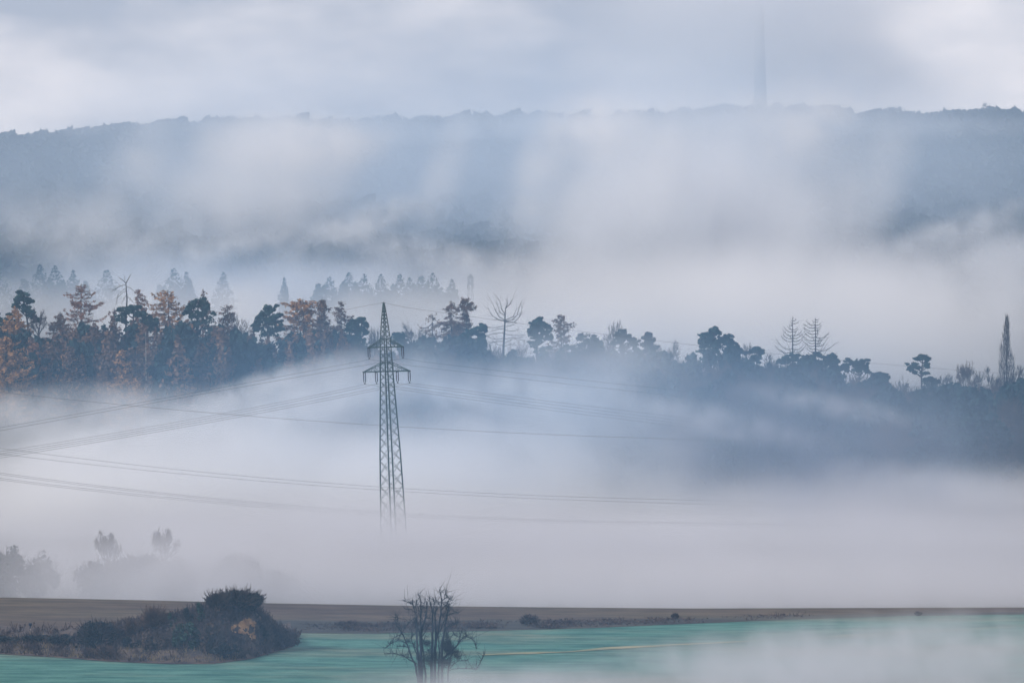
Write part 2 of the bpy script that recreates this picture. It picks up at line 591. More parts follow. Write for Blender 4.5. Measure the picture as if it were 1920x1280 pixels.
def pine(px, d, pads, label, bark='bark', mat='pine', name='scots_pine', group=None, dens=1.0, leaf=0.62, lean=0.0):
    b = base_at(px, d)
    m = K * d
    r = root(name, b, label, 'tree', group)
    tr, cr_ = MB(), MB()
    loc = []
    for (qx, qy, rx, ry) in pads:
        w = P(qx, qy, d) - b
        loc.append((np.array([w.x, rng.uniform(-0.5, 0.5) * rx * m, w.z]), np.array([rx * m * 1.12, rx * m * 0.95, ry * m * 1.15])))
    top = max(loc, key=lambda a: a[0][2])[0]
    H = top[2]
    pts = [np.array([0, 0, -0.5])]
    for t in (0.25, 0.5, 0.75, 1.0):
        pts.append(np.array([top[0] * t ** 1.6 + rng.normal() * 0.25, top[1] * t, H * t]))
    pts = np.array(pts)
    r0 = 0.22 + H * 0.011
    tr.tube(pts, np.linspace(r0, r0 * 0.3, len(pts)), 6)
    for c, rr in loc:
        zt = max(H * 0.3, c[2] - abs(c[0]) * 0.45 - rr[2])
        t = min(1, max(0, zt / H))
        s = np.array([np.interp(t, [0, .25, .5, .75, 1], pts[:, q]) for q in range(3)])
        midp = (s + c) / 2 + np.array([0, 0, -0.15 * rr[0]])
        tr.tube([s, midp, c], [r0 * 0.45, r0 * 0.3, r0 * 0.12], 4)
        clump(cr_, c, rr, leaf, dens)
        for _s in range(3):
            o_ = rng.normal(size=3)
            o_ /= np.linalg.norm(o_)
            k_ = rng.uniform(0.22, 0.42)
            clump(cr_, c + o_ * rr * rng.uniform(0.8, 1.15), rr * k_, leaf * 0.8, dens * 0.5)
    tr.build('trunk', M[bark], r)
    cr_.build('crown', M[mat], r)
    return r


def larch(px, topy, d, prof, label, mat='larch', name='larch', dens=1.0, leaf=0.42, whorl=1.15, lowest=0.18, group=None, curl=0.18, bark='bark', droop=0.10):
    """prof: list of (pixels below the top, half width left, half width right)."""
    b = base_at(px, d)
    m = K * d
    r = root(name, b, label, 'tree', group)
    H = P(px, topy, d).z - b.z
    tr, cr_ = MB(), MB()
    zz = np.linspace(-0.4, H, 6)
    wob = rng.normal(size=6) * 0.12
    wob[0] = wob[-1] = 0
    r0 = 0.16 + H * 0.010
    tr.tube(np.stack([wob, wob * 0.5, zz], -1), np.linspace(r0, 0.04, 6), 6)
    dyt = [a * m for a, _, _ in prof]
    wl = [a * m * 1.38 for _, a, _ in prof]
    wr = [a * m * 1.38 for _, _, a in prof]
    z = H - 0.25
    ph = rng.uniform(0, 6.28)
    C = []
    step = whorl / 6.5
    while z > H * lowest:
        dy = H - z
        l_, r_ = np.interp(dy, dyt, wl), np.interp(dy, dyt, wr)
        ph += 2.4 + rng.normal() * 0.35
        cx_, sy_ = math.cos(ph), math.sin(ph)
        Lb = (r_ if cx_ > 0 else l_) * abs(cx_) ** 0.5 + 0.5 * (l_ + r_) * (1 - abs(cx_) ** 0.5)
        Lb = max(0.25, Lb * (rng.uniform(0.45, 1.1) if rng.random() < 0.8 else rng.uniform(0.9, 1.22)))
        dr = droop * rng.uniform(0.4, 1.8)
        cu = curl * rng.uniform(0.3, 1.7)
        tt = np.linspace(0, 1, 6)
        zc = z - dr * 2 * Lb * tt * (1 - tt * 0.9) + cu * Lb * tt ** 3 - dr * Lb * tt
        side = rng.normal() * 0.18 * Lb
        pts = np.stack([cx_ * Lb * tt - sy_ * side * tt ** 2, sy_ * Lb * tt + cx_ * side * tt ** 2, zc + rng.normal(size=6) * 0.03 * Lb * tt], -1)
        tr.tube(pts, np.linspace(0.04 + 0.012 * Lb, 0.015, 6), 3)
        nl = int(dens * 15.5 * Lb / leaf * 0.55 * rng.uniform(0.5, 1.5))
        if nl > 0:
            t = rng.uniform(0.10, 1.0, nl) ** 0.8
            c = np.stack([np.interp(t, tt, pts[:, e]) for e in range(3)], -1)
            c += rng.normal(size=(nl, 3)) * np.array([0.30, 0.30, 0.12]) * leaf * 1.6
            c[:, 2] -= np.abs(rng.normal(size=nl)) * 0.9 * leaf
            C.append(c)
            k = max(1, nl // 5)
            br_end = pts[rng.integers(2, 6, k)]
            tr.blades(br_end, br_end + rng.normal(size=(k, 3)) * np.array([0.5, 0.5, 0.2]) - np.array([0, 0, 0.45]), 0.022)
        z -= step * rng.uniform(0.6, 1.4) * (1.0 if rng.random() < 0.93 else 3.0)
    tr.build('trunk', M[bark], r)
    if C and dens > 0:
        cr_.leaves(np.concatenate(C), leaf, flat=0.3)
        cr_.build('crown', M[mat], r)
    return r


def twiggy(mb, p, d, L, rad, lvl, spread=0.55, up=0.12, nsub=3, lastw=0.035):
    """Recursive bare branching."""
    tt = np.linspace(0, 1, 4)
    bend = rng.normal(size=3) * 0.12 * L
    end = p + d * L + bend * 0.5 + np.array([0, 0, up * L])
    pts = np.stack([p + (end - p) * t + bend * math.sin(math.pi * t) * 0.6 for t in tt])
    mb.tube(pts, np.linspace(rad, rad * 0.55, 4), 4 if rad > 0.06 else 3)
    if lvl == 0:
        k = 7
        t = rng.uniform(0.2, 1, k)
        A = p + (end - p) * t[:, None]
        D = d + rng.normal(size=(k, 3)) * 0.55 + np.array([0, 0, 0.25])
        mb.blades(A, A + D * L * 0.5, lastw * 0.6)
        return
    for q in range(nsub + (1 if rng.random() < 0.4 else 0)):
        t = 1.0 if q == 0 else rng.uniform(0.4, 0.95)
        s = p + (end - p) * t
        nd = d + rng.normal(size=3) * spread + np.array([0, 0, up])
        nd /= np.linalg.norm(nd)
        twiggy(mb, s, nd, L * rng.uniform(0.6, 0.8), max(rad * 0.55, lastw), lvl - 1, spread, up, nsub, lastw)


def bare_tree(px, topy, d, halfw, label, mat='twig', name='bare_tree', lvl=4, group=None, fork=0.35, spread=0.5, lastw=0.035, twigs=260):
    lastw = lastw * 1.25
    b = base_at(px, d)
    m = K * d
    r = root(name, b, label, 'tree', group)
    H = P(px, topy, d).z - b.z
    tr, cr_ = MB(), MB()
    zf = max(H * 0.2, H - 2.5 * halfw * m)
    r0 = 0.14 + H * 0.010
    tr.tube([(0, 0, -0.4), (rng.normal() * 0.1, 0, zf * 0.5), (0, 0, zf)], [r0 * 1.2, r0, r0 * 0.8], 6)
    sub = MB()
    for q in range(5):
        a = q * 2.4 + rng.uniform(0, 0.6)
        dr = np.array([math.cos(a) * 0.7, math.sin(a) * 0.7, 1.0])
        dr /= np.linalg.norm(dr)
        twiggy(sub, np.array([0, 0, zf * rng.uniform(0.8, 1)]), dr, (H - zf) * 0.36, r0 * 0.5, lvl - 1, spread, 0.15, 3, lastw)
    V, F = sub.arrays()
    # fit the crown to its height and half width
    sc = (H - zf) / max(1e-3, np.percentile(V[:, 2], 99.7) - zf)
    wx = halfw * m / max(1e-3, np.percentile(np.abs(V[:, 0]), 98))
    V = V.copy()
    V[:, 2] = zf + (V[:, 2] - zf) * sc
    V[:, 0] *= wx
    V[:, 1] *= wx
    cr_.add(V, F)
    tr.build('trunk', M['bark'], r)
    cr_.build('crown', M[mat], r)
    return r


def bush(name, base, H, W, label, mat='bush', twig='twig', n=900, leaf=0.22, tw=160, group=None, cat='bush', lumps=7, top_twigs=0.3, tww=0.032):
    """A dense rounded bush: stems, lumpy leaf masses and fine twigs sticking out."""
    r = root(name, base, label, cat, group)
    st, lf = MB(), MB()
    sub = rnd_ball(lumps, 0.3) * np.array([W * 0.74, W * 0.5, H * 0.42]) + np.array([0, 0, H * 0.46])
    for s in sub:
        st.tube([(s[0] * 0.15, s[1] * 0.15, -0.2), (s[0] * 0.5, s[1] * 0.5, s[2] * 0.5), tuple(s)], [0.08, 0.06, 0.03], 4)
        q = rnd_ball(int(n / lumps)) * np.array([W * 0.30, W * 0.30, H * 0.22]) * rng.uniform(0.6, 1.25)
        p = s + q
        p = p[p[:, 2] > 0.02 * H]
        lf.leaves(p, leaf)
    A = rnd_ball(tw, 0.5) * np.array([W * 0.85, W * 0.7, H * 0.40]) + np.array([0, 0, H * 0.5])
    A = A[A[:, 2] > 0.1 * H]
    D = A - np.array([0, 0, H * 0.1])
    D /= np.linalg.norm(D, axis=1)[:, None]
    D += rng.normal(size=D.shape) * 0.3
    st.blades(A, A + D * rng.uniform(0.1, 1, (len(A), 1)) * H * top_twigs, tww)
    st.build('twigs', M[twig], r)['kind'] = 'stuff'
    lf.build('foliage', M[mat], r)
    return r


def spruce(px, topy, d, halfw, label, group=None, hpx=120, mat='spruce', n=900, leaf=1.15):
    b = base_at(px, d)
    m = K * d
    H = P(px, topy, d).z - b.z
    r = root('spruce', b, label, 'tree', group)
    tr, cr_ = MB(), MB()
    tr.tube([(0, 0, -0.5), (0, 0, H * 0.5), (0, 0, H)], [0.4, 0.22, 0.03], 5)
    W = halfw * m * 1.25
    Hc = min(H * 0.95, hpx * m)
    t = rng.uniform(0, 1, n) ** 0.75
    lay = (np.floor(t * 16) + rng.uniform(0, 0.85, n)) / 16
    rad = W * (0.07 + np.minimum(1, lay * 2.5) ** 0.8) * np.sqrt(rng.uniform(0.05, 1, n)) * (1 + 0.14 * np.sin(lay * 50))
    ph = rng.uniform(0, 6.28, n)
    rad *= 1 + 0.2 * np.sin(ph * 3 + lay * 17)
    z = H - lay * Hc - rad * 0.2
    cr_.leaves(np.stack([rad * np.cos(ph), rad * np.sin(ph), z], -1), leaf * (0.55 + 0.7 * np.minimum(1, lay * 2)), flat=0.4)
    tr.build('trunk', M['bark'], r)
    cr_.build('crown', M[mat], r)
    return r


# ------------------------------------------------------------------ skyline trees, left to right
D1 = 1500
SKY = 'trees standing out on the skyline of the wooded rise'
pine(12, D1 + 12, [(8, 598, 17, 10), (-8, 612, 16, 13), (20, 612, 10, 9)], 'dark pine cut by the left edge beside the flat-topped pine', group=SKY)
pine(62, D1 + 6, [(40, 552, 14, 6), (34, 561, 9, 5), (50, 563, 11, 8), (30, 573, 9, 5), (48, 577, 11, 8), (58, 588, 9, 8), (66, 598, 9, 7)], 'flat-topped dark pine leaning left, leftmost on the skyline', group=SKY)
larch(30, 574, D1 - 20, [(0, 2, 2), (18, 14, 12), (45, 26, 26), (80, 38, 34), (115, 44, 36), (140, 40, 34)], 'broad golden orange larch in front of the leaning flat-topped pine', 'larch', dens=1.6, leaf=0.44, group=SKY)
bare_tree(72, 577, D1 + 4, 17, 'small bare blue-grey tree in the gap right of the flat-topped pine', lvl=4, lastw=0.03, group=SKY)
larch(113, 584, D1 + 8, [(0, 2, 2), (20, 15, 12), (50, 22, 22), (100, 26, 26)], 'low brown larch at the left foot of the pagoda-shaped larch', 'larch_brown', dens=1.2, group=SKY)
larch(152, 531, D1, [(0, 7, 8), (8, 9, 9), (11, 10, 10), (13, 14, 12), (20, 22, 22), (33, 27, 27), (52, 32, 30), (72, 34, 44), (90, 40, 56), (130, 44, 60)], 'brown larch with a pagoda-shaped crown and flat broken top', 'larch_red', dens=0.75, whorl=1.5, curl=0.22, droop=0.2, group=SKY)
pine(172, D1 - 12, [(176, 622, 17, 14), (168, 640, 15, 14), (184, 650, 13, 14), (172, 662, 16, 12)], 'teal pine hidden below the pagoda-shaped larch', group=SKY)
larch(214, 576, D1 - 4, [(0, 1, 1), (14, 4, 3), (30, 7, 5), (80, 12, 10)], 'slim dark spire left of the dead forked top', 'larch_brown', dens=1.3, group=SKY)
larch(259, 540, D1 + 2, [(0, 3, 2), (4, 6, 6), (10, 5, 10), (20, 5, 14), (40, 8, 12), (80, 18, 22)], 'narrow russet larch with a drooping tip right of the dead forked top', 'larch_red', dens=0.9, droop=0.35, curl=0.0, group=SKY)
pine(248, D1 - 6, [(236, 582, 20, 8), (250, 577, 14, 6), (262, 588, 16, 9), (226, 596, 14, 9), (278, 600, 14, 10), (268, 616, 19, 14), (246, 612, 14, 13), (288, 612, 10, 10), (262, 636, 20, 16)], 'wide dark green pine under the dead forked top', group=SKY)
larch(315, 543, D1 + 4, [(0, 8, 6), (4, 20, 12), (14, 34, 20), (26, 24, 26), (44, 30, 34), (62, 32, 44), (90, 40, 48), (130, 40, 44)], 'golden larch with flat shelves of branches in the left half', 'larch', dens=1.0, whorl=1.5, leaf=0.44, curl=0.2, group=SKY)
larch(381, 540, D1 + 6, [(0, 1, 1), (8, 8, 4), (16, 16, 12), (30, 22, 22), (40, 14, 30), (60, 26, 34), (100, 40, 40)], 'sparse larch with a curved top behind a dark pine clump', 'larch_brown', dens=0.45, droop=0.3, curl=0.05, whorl=1.4, group=SKY)
pine(368, D1 - 4, [(372, 566, 16, 7), (358, 574, 11, 8), (384, 577, 10, 7), (352, 584, 8, 6), (374, 590, 14, 8), (388, 600, 18, 14), (362, 610, 16, 14), (398, 622, 20, 16)], 'dark pine clump with gaps in front of the curved-top larch', dens=0.8, group=SKY)
larch(426, 570, D1 + 10, [(0, 3, 3), (6, 9, 9), (14, 14, 16), (22, 9, 10), (50, 16, 20)], 'small brown larch with two side sprays right of the curved-top larch', 'larch_brown', dens=0.9, group=SKY)
bare_tree(452, 588, D1 + 6, 20, 'low bare twiggy tree left of the rounded dark pine', 'twig_warm', lvl=4, group=SKY)
pine(502, D1 - 2, [(504, 580, 14, 8), (496, 588, 14, 10), (514, 592, 13, 10), (486, 598, 11, 9), (504, 604, 20, 12), (482, 608, 10, 8), (518, 614, 14, 10), (500, 624, 22, 16)], 'rounded dark pine standing alone left of the golden larches', dens=1.1, group=SKY)
larch(568, 559, D1 + 2, [(0, 12, 10), (4, 24, 18), (8, 33, 22), (14, 27, 22), (24, 26, 22), (36, 32, 24), (42, 34, 26), (60, 34, 28), (110, 36, 32)], 'broad flat-topped golden larch beside the rounded dark pine', 'larch', dens=1.2, leaf=0.44, curl=0.12, group=SKY)
larch(603, 560, D1 - 4, [(0, 6, 7), (8, 8, 9), (30, 13, 13), (60, 22, 20), (110, 28, 28)], 'narrow brown larch pressed against the flat-topped golden larch', 'larch_brown', dens=1.5, group=SKY)
larch(640, 563, D1 + 2, [(0, 6, 7), (6, 6, 8), (13, 12, 8), (15, 26, 8), (18, 24, 9), (24, 8, 12), (34, 8, 22), (42, 12, 32), (70, 22, 32), (100, 24, 30)], 'brown larch reaching one long branch left, nearest left of the pylon', 'larch_brown', dens=0.9, curl=0.05, group=SKY)
pine(668, D1 - 6, [(678, 600, 10, 6), (666, 606, 10, 7), (685, 609, 6, 4), (660, 616, 14, 9), (676, 618, 12, 7), (686, 623, 7, 4), (662, 632, 20, 12), (670, 646, 24, 14)], 'dark pine with knobbly right edge just left of the pylon', group=SKY)
bare_tree(702, 612, D1 + 10, 16, 'thin bare twigs in the gap just left of the pylon tip', lvl=4, lastw=0.022, group=SKY)
pine(750, D1 + 4, [(752, 630, 12, 7), (744, 638, 14, 9), (758, 642, 12, 8)], 'small pine dome just right of the pylon', group=SKY)
bare_tree(780, 604, D1 + 4, 24, 'spreading bare shrub-like tree right of the pylon', lvl=4, lastw=0.026, group=SKY)
larch(810, 587, D1 + 2, [(0, 3, 3), (8, 14, 9), (16, 26, 16), (30, 22, 22), (50, 30, 28), (80, 32, 30)], 'pale leafless larch with thin spreading branches right of the pylon', 'larch_brown', dens=0.28, curl=0.3, droop=0.22, group=SKY)
larch(846, 562, D1 - 2, [(0, 4, 6), (5, 14, 12), (12, 18, 12), (20, 8, 12), (36, 16, 20), (60, 22, 24), (100, 26, 26)], 'brown larch with a top drooping left, left one of a joined pair', 'larch_brown', dens=1.0, droop=0.25, curl=0.0, group=SKY)
larch(874, 558, D1 + 1, [(0, 4, 5), (5, 8, 10), (14, 10, 13), (22, 9, 11), (28, 8, 6), (42, 14, 8), (60, 20, 14), (100, 22, 18)], 'brown larch with a bushy top, right one of a joined pair', 'larch_brown', dens=1.9, curl=0.3, group=SKY)
pine(884, D1 - 8, [(908, 614, 9, 6), (898, 618, 12, 7), (884, 624, 12, 7), (870, 634, 14, 9), (902, 630, 9, 6), (860, 648, 16, 12), (876, 655, 16, 10), (904, 642, 6, 6), (900, 658, 6, 10)], 'slanting dark pine with a hanging right side below the joined brown larches', group=SKY)
pine(1008, D1 - 4, [(1009, 601, 9, 6), (1001, 609, 9, 6), (1018, 611, 11, 7), (1006, 618, 13, 6), (994, 622, 9, 6), (1024, 622, 11, 7), (1000, 630, 12, 5), (1030, 632, 9, 6), (1014, 636, 12, 6), (1002, 643, 12, 4), (1016, 654, 16, 8)], 'dark layered pine right of the bare candelabra tree', dens=1.0, group=SKY)
larch(1052, 588, D1 + 2, [(0, 3, 4), (6, 8, 8), (14, 13, 9), (18, 12, 24), (22, 10, 20), (30, 10, 12), (36, 12, 28), (42, 14, 22), (70, 22, 22)], 'sparse russet larch with two sprays reaching right beside the layered pine', 'larch_brown', dens=0.9, group=SKY)
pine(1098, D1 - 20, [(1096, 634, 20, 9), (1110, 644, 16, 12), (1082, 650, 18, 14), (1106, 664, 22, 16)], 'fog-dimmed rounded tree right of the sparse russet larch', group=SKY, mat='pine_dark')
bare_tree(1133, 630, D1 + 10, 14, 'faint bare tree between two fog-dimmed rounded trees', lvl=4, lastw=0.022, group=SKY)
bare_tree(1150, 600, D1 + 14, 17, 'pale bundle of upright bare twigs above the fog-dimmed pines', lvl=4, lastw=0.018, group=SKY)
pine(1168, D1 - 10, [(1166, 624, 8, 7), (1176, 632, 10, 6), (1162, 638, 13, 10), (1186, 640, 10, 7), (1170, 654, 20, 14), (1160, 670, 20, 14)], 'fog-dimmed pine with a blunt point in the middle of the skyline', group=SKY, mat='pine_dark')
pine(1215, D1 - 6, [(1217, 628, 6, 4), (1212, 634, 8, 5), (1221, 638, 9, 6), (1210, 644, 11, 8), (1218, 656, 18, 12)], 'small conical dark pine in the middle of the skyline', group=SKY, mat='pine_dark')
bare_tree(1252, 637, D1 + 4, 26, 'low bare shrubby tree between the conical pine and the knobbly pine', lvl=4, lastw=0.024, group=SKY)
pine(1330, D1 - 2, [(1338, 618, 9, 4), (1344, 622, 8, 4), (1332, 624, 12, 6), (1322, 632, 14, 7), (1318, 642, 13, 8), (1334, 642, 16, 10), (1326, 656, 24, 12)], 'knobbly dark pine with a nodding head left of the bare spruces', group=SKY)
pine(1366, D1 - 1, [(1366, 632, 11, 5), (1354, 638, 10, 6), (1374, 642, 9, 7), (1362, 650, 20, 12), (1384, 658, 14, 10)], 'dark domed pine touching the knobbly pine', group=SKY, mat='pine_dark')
bare_tree(1398, 642, D1 + 6, 18, 'thin bare scrub tree on the slope behind the domed pine', lvl=4, lastw=0.02, group=SKY)
pine(1418, D1 + 2, [(1419, 654, 9, 4), (1412, 658, 9, 5), (1426, 660, 7, 4), (1418, 672, 12, 8)], 'small umbrella-shaped pine left of the bare spruces', group=SKY)
bare_tree(1446, 662, D1 + 4, 14, 'bare shrubby tree at the left foot of the bare spruces', lvl=4, lastw=0.03, group=SKY)
pine(1484, D1 - 8, [(1482, 672, 17, 8), (1470, 678, 12, 9), (1496, 680, 13, 8), (1484, 692, 22, 14)], 'dark pine mass at the foot of the left bare spruce', group=SKY)
pine(1534, D1 - 6, [(1530, 668, 18, 6), (1518, 674, 14, 7), (1546, 674, 16, 7), (1532, 688, 28, 14)], 'broad dark pine mass at the foot of the right bare spruce', group=SKY, mat='pine_dark')
pine(1562, D1 - 4, [(1560, 668, 8, 5), (1554, 675, 9, 6), (1566, 678, 8, 7), (1558, 692, 14, 12)], 'small dark pine knob right of the bare spruces', group=SKY)
pine(1600, D1 - 2, [(1592, 680, 14, 6), (1608, 679, 14, 6), (1620, 677, 8, 5), (1582, 688, 12, 7), (1604, 691, 18, 8), (1624, 688, 6, 5), (1627, 697, 6, 3)], 'teal pine spreading flat to the right of the bare spruces', group=SKY, dens=1.1)
pine(1648, D1 + 2, [(1648, 702, 14, 5), (1638, 708, 11, 6), (1658, 708, 11, 6), (1648, 720, 18, 10)], 'low grey dome-shaped tree between the teal pine and the stacked-pad pine', group=SKY, mat='pine_dark')
bare_tree(1690, 704, D1 + 8, 22, 'low bare thicket tree left of the stacked-pad pine', lvl=4, lastw=0.024, group=SKY)
pine(1729, D1 + 2, [(1731, 669, 12, 5), (1723, 673, 8, 4), (1738, 673, 6, 4), (1713, 684, 11, 5), (1707, 691, 8, 4), (1722, 689, 8, 4), (1736, 684, 8, 4), (1739, 688, 5, 2.5), (1716, 698, 5, 3), (1734, 700, 10, 3)], 'lone pine of stacked flat pads on a bent trunk at the right', group=SKY, dens=1.3, leaf=0.5)
pine(1744, D1 - 2, [(1744, 711, 13, 5), (1754, 716, 9, 5), (1742, 724, 18, 10)], 'dark dome-shaped tree under the stacked-pad pine', group=SKY, mat='pine_dark')
bare_tree(1774, 700, D1 + 6, 16, 'bare tree between the stacked-pad pine and the round bare tree', lvl=4, lastw=0.03, group=SKY)
bare_tree(1811, 678, D1 + 2, 22, 'round-crowned bare tree halfway between stacked-pad pine and poplar', 'twig_warm', lvl=5, lastw=0.024, group=SKY)
bare_tree(1832, 694, D1 + 8, 18, 'thin bare tree just right of the round-crowned bare tree', lvl=4, lastw=0.022, group=SKY)
bare_tree(1862, 687, D1 + 2, 16, 'twiggy bare tree left of the poplar', lvl=4, lastw=0.034, group=SKY)
bare_tree(1906, 684, D1 - 2, 14, 'dark twiggy bare tree right of the poplar', lvl=4, lastw=0.036, group=SKY)
bare_tree(1930, 690, D1 + 2, 16, 'bare tree cut by the right edge of the view', lvl=4, lastw=0.03, group=SKY)


def side_branch(mb, p0, p1, w0, w1, sag, n=6, twigs=6, tl=0.25, tw=0.02):
    """A bare branch from p0 to p1, sagging by sag and curling up at the tip."""
    p0, p1 = np.array(p0, float), np.array(p1, float)
    t = np.linspace(0, 1, n)
    L = np.linalg.norm(p1 - p0)
    pts = p0 + (p1 - p0) * t[:, None]
    pts[:, 2] -= sag * L * np.sin(math.pi * t)
    mb.tube(pts, np.linspace(w0, w1, n), 4)
    tt = rng.uniform(0.25, 1, twigs)
    A = np.stack([np.interp(tt, t, pts[:, k]) for k in range(3)], -1)
    D = (p1 - p0) / L + rng.normal(size=(twigs, 3)) * 0.5 + np.array([0, 0, 0.35])
    mb.blades(A, A + D * L * tl * rng.uniform(0.4, 1, (twigs, 1)), tw)


def bare_spruce(px, topy, d, prof, label, group=None, up=0.5, step=0.9):
    b = base_at(px, d)
    m = K * d
    H = P(px, topy, d).z - b.z
    r = root('bare_spruce', b, label, 'tree', group)
    tr, br = MB(), MB()
    tr.tube([(0.1, 0, -0.4), (0, 0, H * 0.4), (0.05, 0, H * 0.7), (0, 0, H)], [0.42, 0.30, 0.19, 0.05], 6)
    z = H - 0.5
    dyt = [a * m for a, _, _ in prof]
    ph = 0.0
    while H - z < dyt[-1]:
        dy = H - z
        for q in range(3):
            ph += 2.1 + rng.normal() * 0.3
            cx_, sy_ = math.cos(ph), math.sin(ph)
            L = (np.interp(dy, dyt, [a * m for _, _, a in prof]) if cx_ > 0 else np.interp(dy, dyt, [a * m for _, a, _ in prof]))
            L *= rng.uniform(0.65, 1.08)
            if rng.random() < 0.12 or L < 0.3:
                continue
            side_branch(br, (0, 0, z), (cx_ * L, sy_ * L * 0.8, z + up * L * rng.uniform(0.6, 1.2)), 0.10, 0.045, 0.20, twigs=9, tl=0.24, tw=0.03)
        z -= step * rng.uniform(0.6, 1.3)
    tr.build('trunk', M['bark'], r)
    br.build('branches', M['bark'], r)
    return r


bare_spruce(1486, 593, D1, [(0, 2, 3), (10, 4, 12), (25, 18, 12), (38, 24, 24), (50, 34, 32), (62, 44, 30), (74, 30, 18)], 'leafless spruce with a straight trunk, left of the two standing side by side', group=SKY, up=0.42)
bare_spruce(1529, 596, D1 + 3, [(0, 5, 6), (10, 14, 10), (20, 22, 16), (32, 24, 34), (46, 26, 38), (60, 22, 44), (72, 16, 50), (80, 8, 54)], 'leafless spruce with long upswept branches, right of the two standing side by side', group=SKY, up=0.36)

# the dead fork above the wide pine
b = base_at(237, D1 - 3)
r = root('dead_tree', b, 'dead tree top with a bare forked tip left of the narrow russet larch', 'tree', SKY)


def L2(px, py, d, b, y=0.0):
    w = P(px, py, d) - b
    return (w.x, y, w.z)


tr, br = MB(), MB()
dd = D1 - 3
tr.tube([(0, 0, -0.4), L2(236, 600, dd, b), L2(238, 560, dd, b), L2(236, 531, dd, b)], [0.3, 0.24, 0.2, 0.13], 6)
br.tube([L2(236, 531, dd, b), L2(241, 522, dd, b), L2(246, 513, dd, b)], [0.13, 0.10, 0.05], 5)
br.tube([L2(236, 531, dd, b), L2(230, 525, dd, b), L2(221, 519, dd, b)], [0.11, 0.09, 0.04], 5)
br.tube([L2(234, 528, dd, b), L2(234, 520, dd, b), L2(231, 515, dd, b)], [0.06, 0.05, 0.03], 4)
for p0, p1 in [((236, 534), (215, 545)), ((237, 541), (222, 552)), ((237, 545), (219, 560)), ((238, 538), (252, 546)), ((238, 552), (228, 570)), ((238, 556), (250, 568)), ((236, 534), (208, 548)), ((222, 552), (217, 572))]:
    side_branch(br, L2(*p0, dd, b), L2(*p1, dd, b, rng.normal() * 1.0), 0.075, 0.03, -0.10, twigs=6, tl=0.35, tw=0.025)
tr.build('trunk', M['bark'], r)
br.build('branches', M['bark'], r)

# the candelabra tree
dd = D1 - 1
b = base_at(945, dd)
r = root('bare_tree', b, 'bare candelabra tree with upswept branches left of the layered pine', 'tree', SKY)
tr, br = MB(), MB()
tr.tube([(0, 0, -0.4), L2(944, 650, dd, b), L2(946, 620, dd, b), L2(947, 590, dd, b), L2(948, 576, dd, b)], [0.36, 0.30, 0.24, 0.15, 0.09], 6)
for pts in [[(946, 600), (936, 594), (930, 584), (924, 570)], [(947, 602), (934, 599), (923, 592), (917, 580)], [(948, 590), (942, 582), (937, 564)], [(948, 578), (951, 570), (951, 562)], [(949, 577), (956, 570), (960, 563)], [(948, 592), (938, 586), (932, 570)],
            [(948, 602), (960, 600), (970, 590), (974, 574)], [(947, 604), (964, 604), (974, 594), (979, 578)], [(947, 600), (962, 594), (968, 580)]]:
    q = [np.array(L2(*p, dd, b, k * rng.normal() * 0.7)) for k, p in enumerate(pts)]
    br.tube(q, np.linspace(0.13, 0.05, len(q)), 4)
    for k in range(1, len(q)):
        D = (q[k] - q[k - 1]) + rng.normal(size=(4, 3)) * 0.9
        br.blades(np.repeat(q[k][None], 4, 0), q[k] + D * 0.7, 0.03)
for p0, p1, sg in [((946, 610), (912, 612), .1), ((946, 616), (918, 622), -.05), ((946, 618), (975, 617), .1), ((945, 624), (912, 630), -.05), ((945, 634), (912, 630), .12), ((945, 636), (980, 634), -.05), ((945, 640), (914, 646), -.08), ((946, 626), (985, 628), .05), ((945, 644), (984, 640), -.12), ((946, 612), (966, 606), .1), ((945, 648), (924, 640), .1), ((945, 650), (975, 652), -.1)]:
    side_branch(br, L2(*p0, dd, b), L2(*p1, dd, b, rng.normal() * 2), 0.08, 0.03, sg, twigs=9, tl=0.3, tw=0.03)
tr.build('trunk', M['bark'], r)
br.build('branches', M['bark'], r)
for q, (px, ty, hw) in enumerate([(925, 640, 22), (972, 636, 22)]):
    bare_tree(px, ty, D1 + 3, hw, ['bare undergrowth tree at the left foot of the candelabra tree', 'bare undergrowth tree at the right foot of the candelabra tree'][q], 'twig_warm', lvl=4, lastw=0.026, group=SKY)

# poplar
dd = D1
b = base_at(1888, dd)
r = root('poplar', b, 'tall slender poplar standing up near the right edge', 'tree', SKY)
tr, cr_ = MB(), MB()
H = P(1887, 599, dd).z - b.z
tr.tube([(0, 0, -0.4), (0, 0, H * 0.5), (-0.1, 0, H)], [0.34, 0.2, 0.03], 6)
m = K * dd
n = 2300
t = rng.uniform(0, 1, n) ** 0.8
wl = np.interp(t, [0, .1, .3, .6, 1], [0.3, 0.8, 1.9, 2.2, 1.7])
wr = np.interp(t, [0, .1, .28, .36, .55, .8, 1], [0.3, 0.7, 0.8, 1.9, 2.2, 2.6, 2.0])
ph = rng.uniform(0, 6.28, n)
w = np.where(np.cos(ph) > 0, wr, wl) * np.sqrt(rng.uniform(0.02, 1, n))
A = np.stack([w * np.cos(ph), w * np.sin(ph), H * (1 - t) + 0.3], -1)
Bp = A * np.array([1.18, 1.18, 1]) + np.stack([rng.normal(size=n) * .15, rng.normal(size=n) * .15, rng.uniform(0.6, 1.9, n)], -1)
k = A[:, 2] > 3
cr_.blades(A[k], Bp[k], 0.036)
for q in range(16):
    a = rng.uniform(0, 6.28)
    z0 = H * rng.uniform(0.15, 0.6)
    q1 = rng.uniform(0.7, 1.5)
    tr.tube([(0, 0, z0), (math.cos(a) * q1 * 0.6, math.sin(a) * q1 * .6, z0 + 2), (math.cos(a) * q1, math.sin(a) * q1, z0 + 6)], [0.09, 0.07, 0.025], 4)
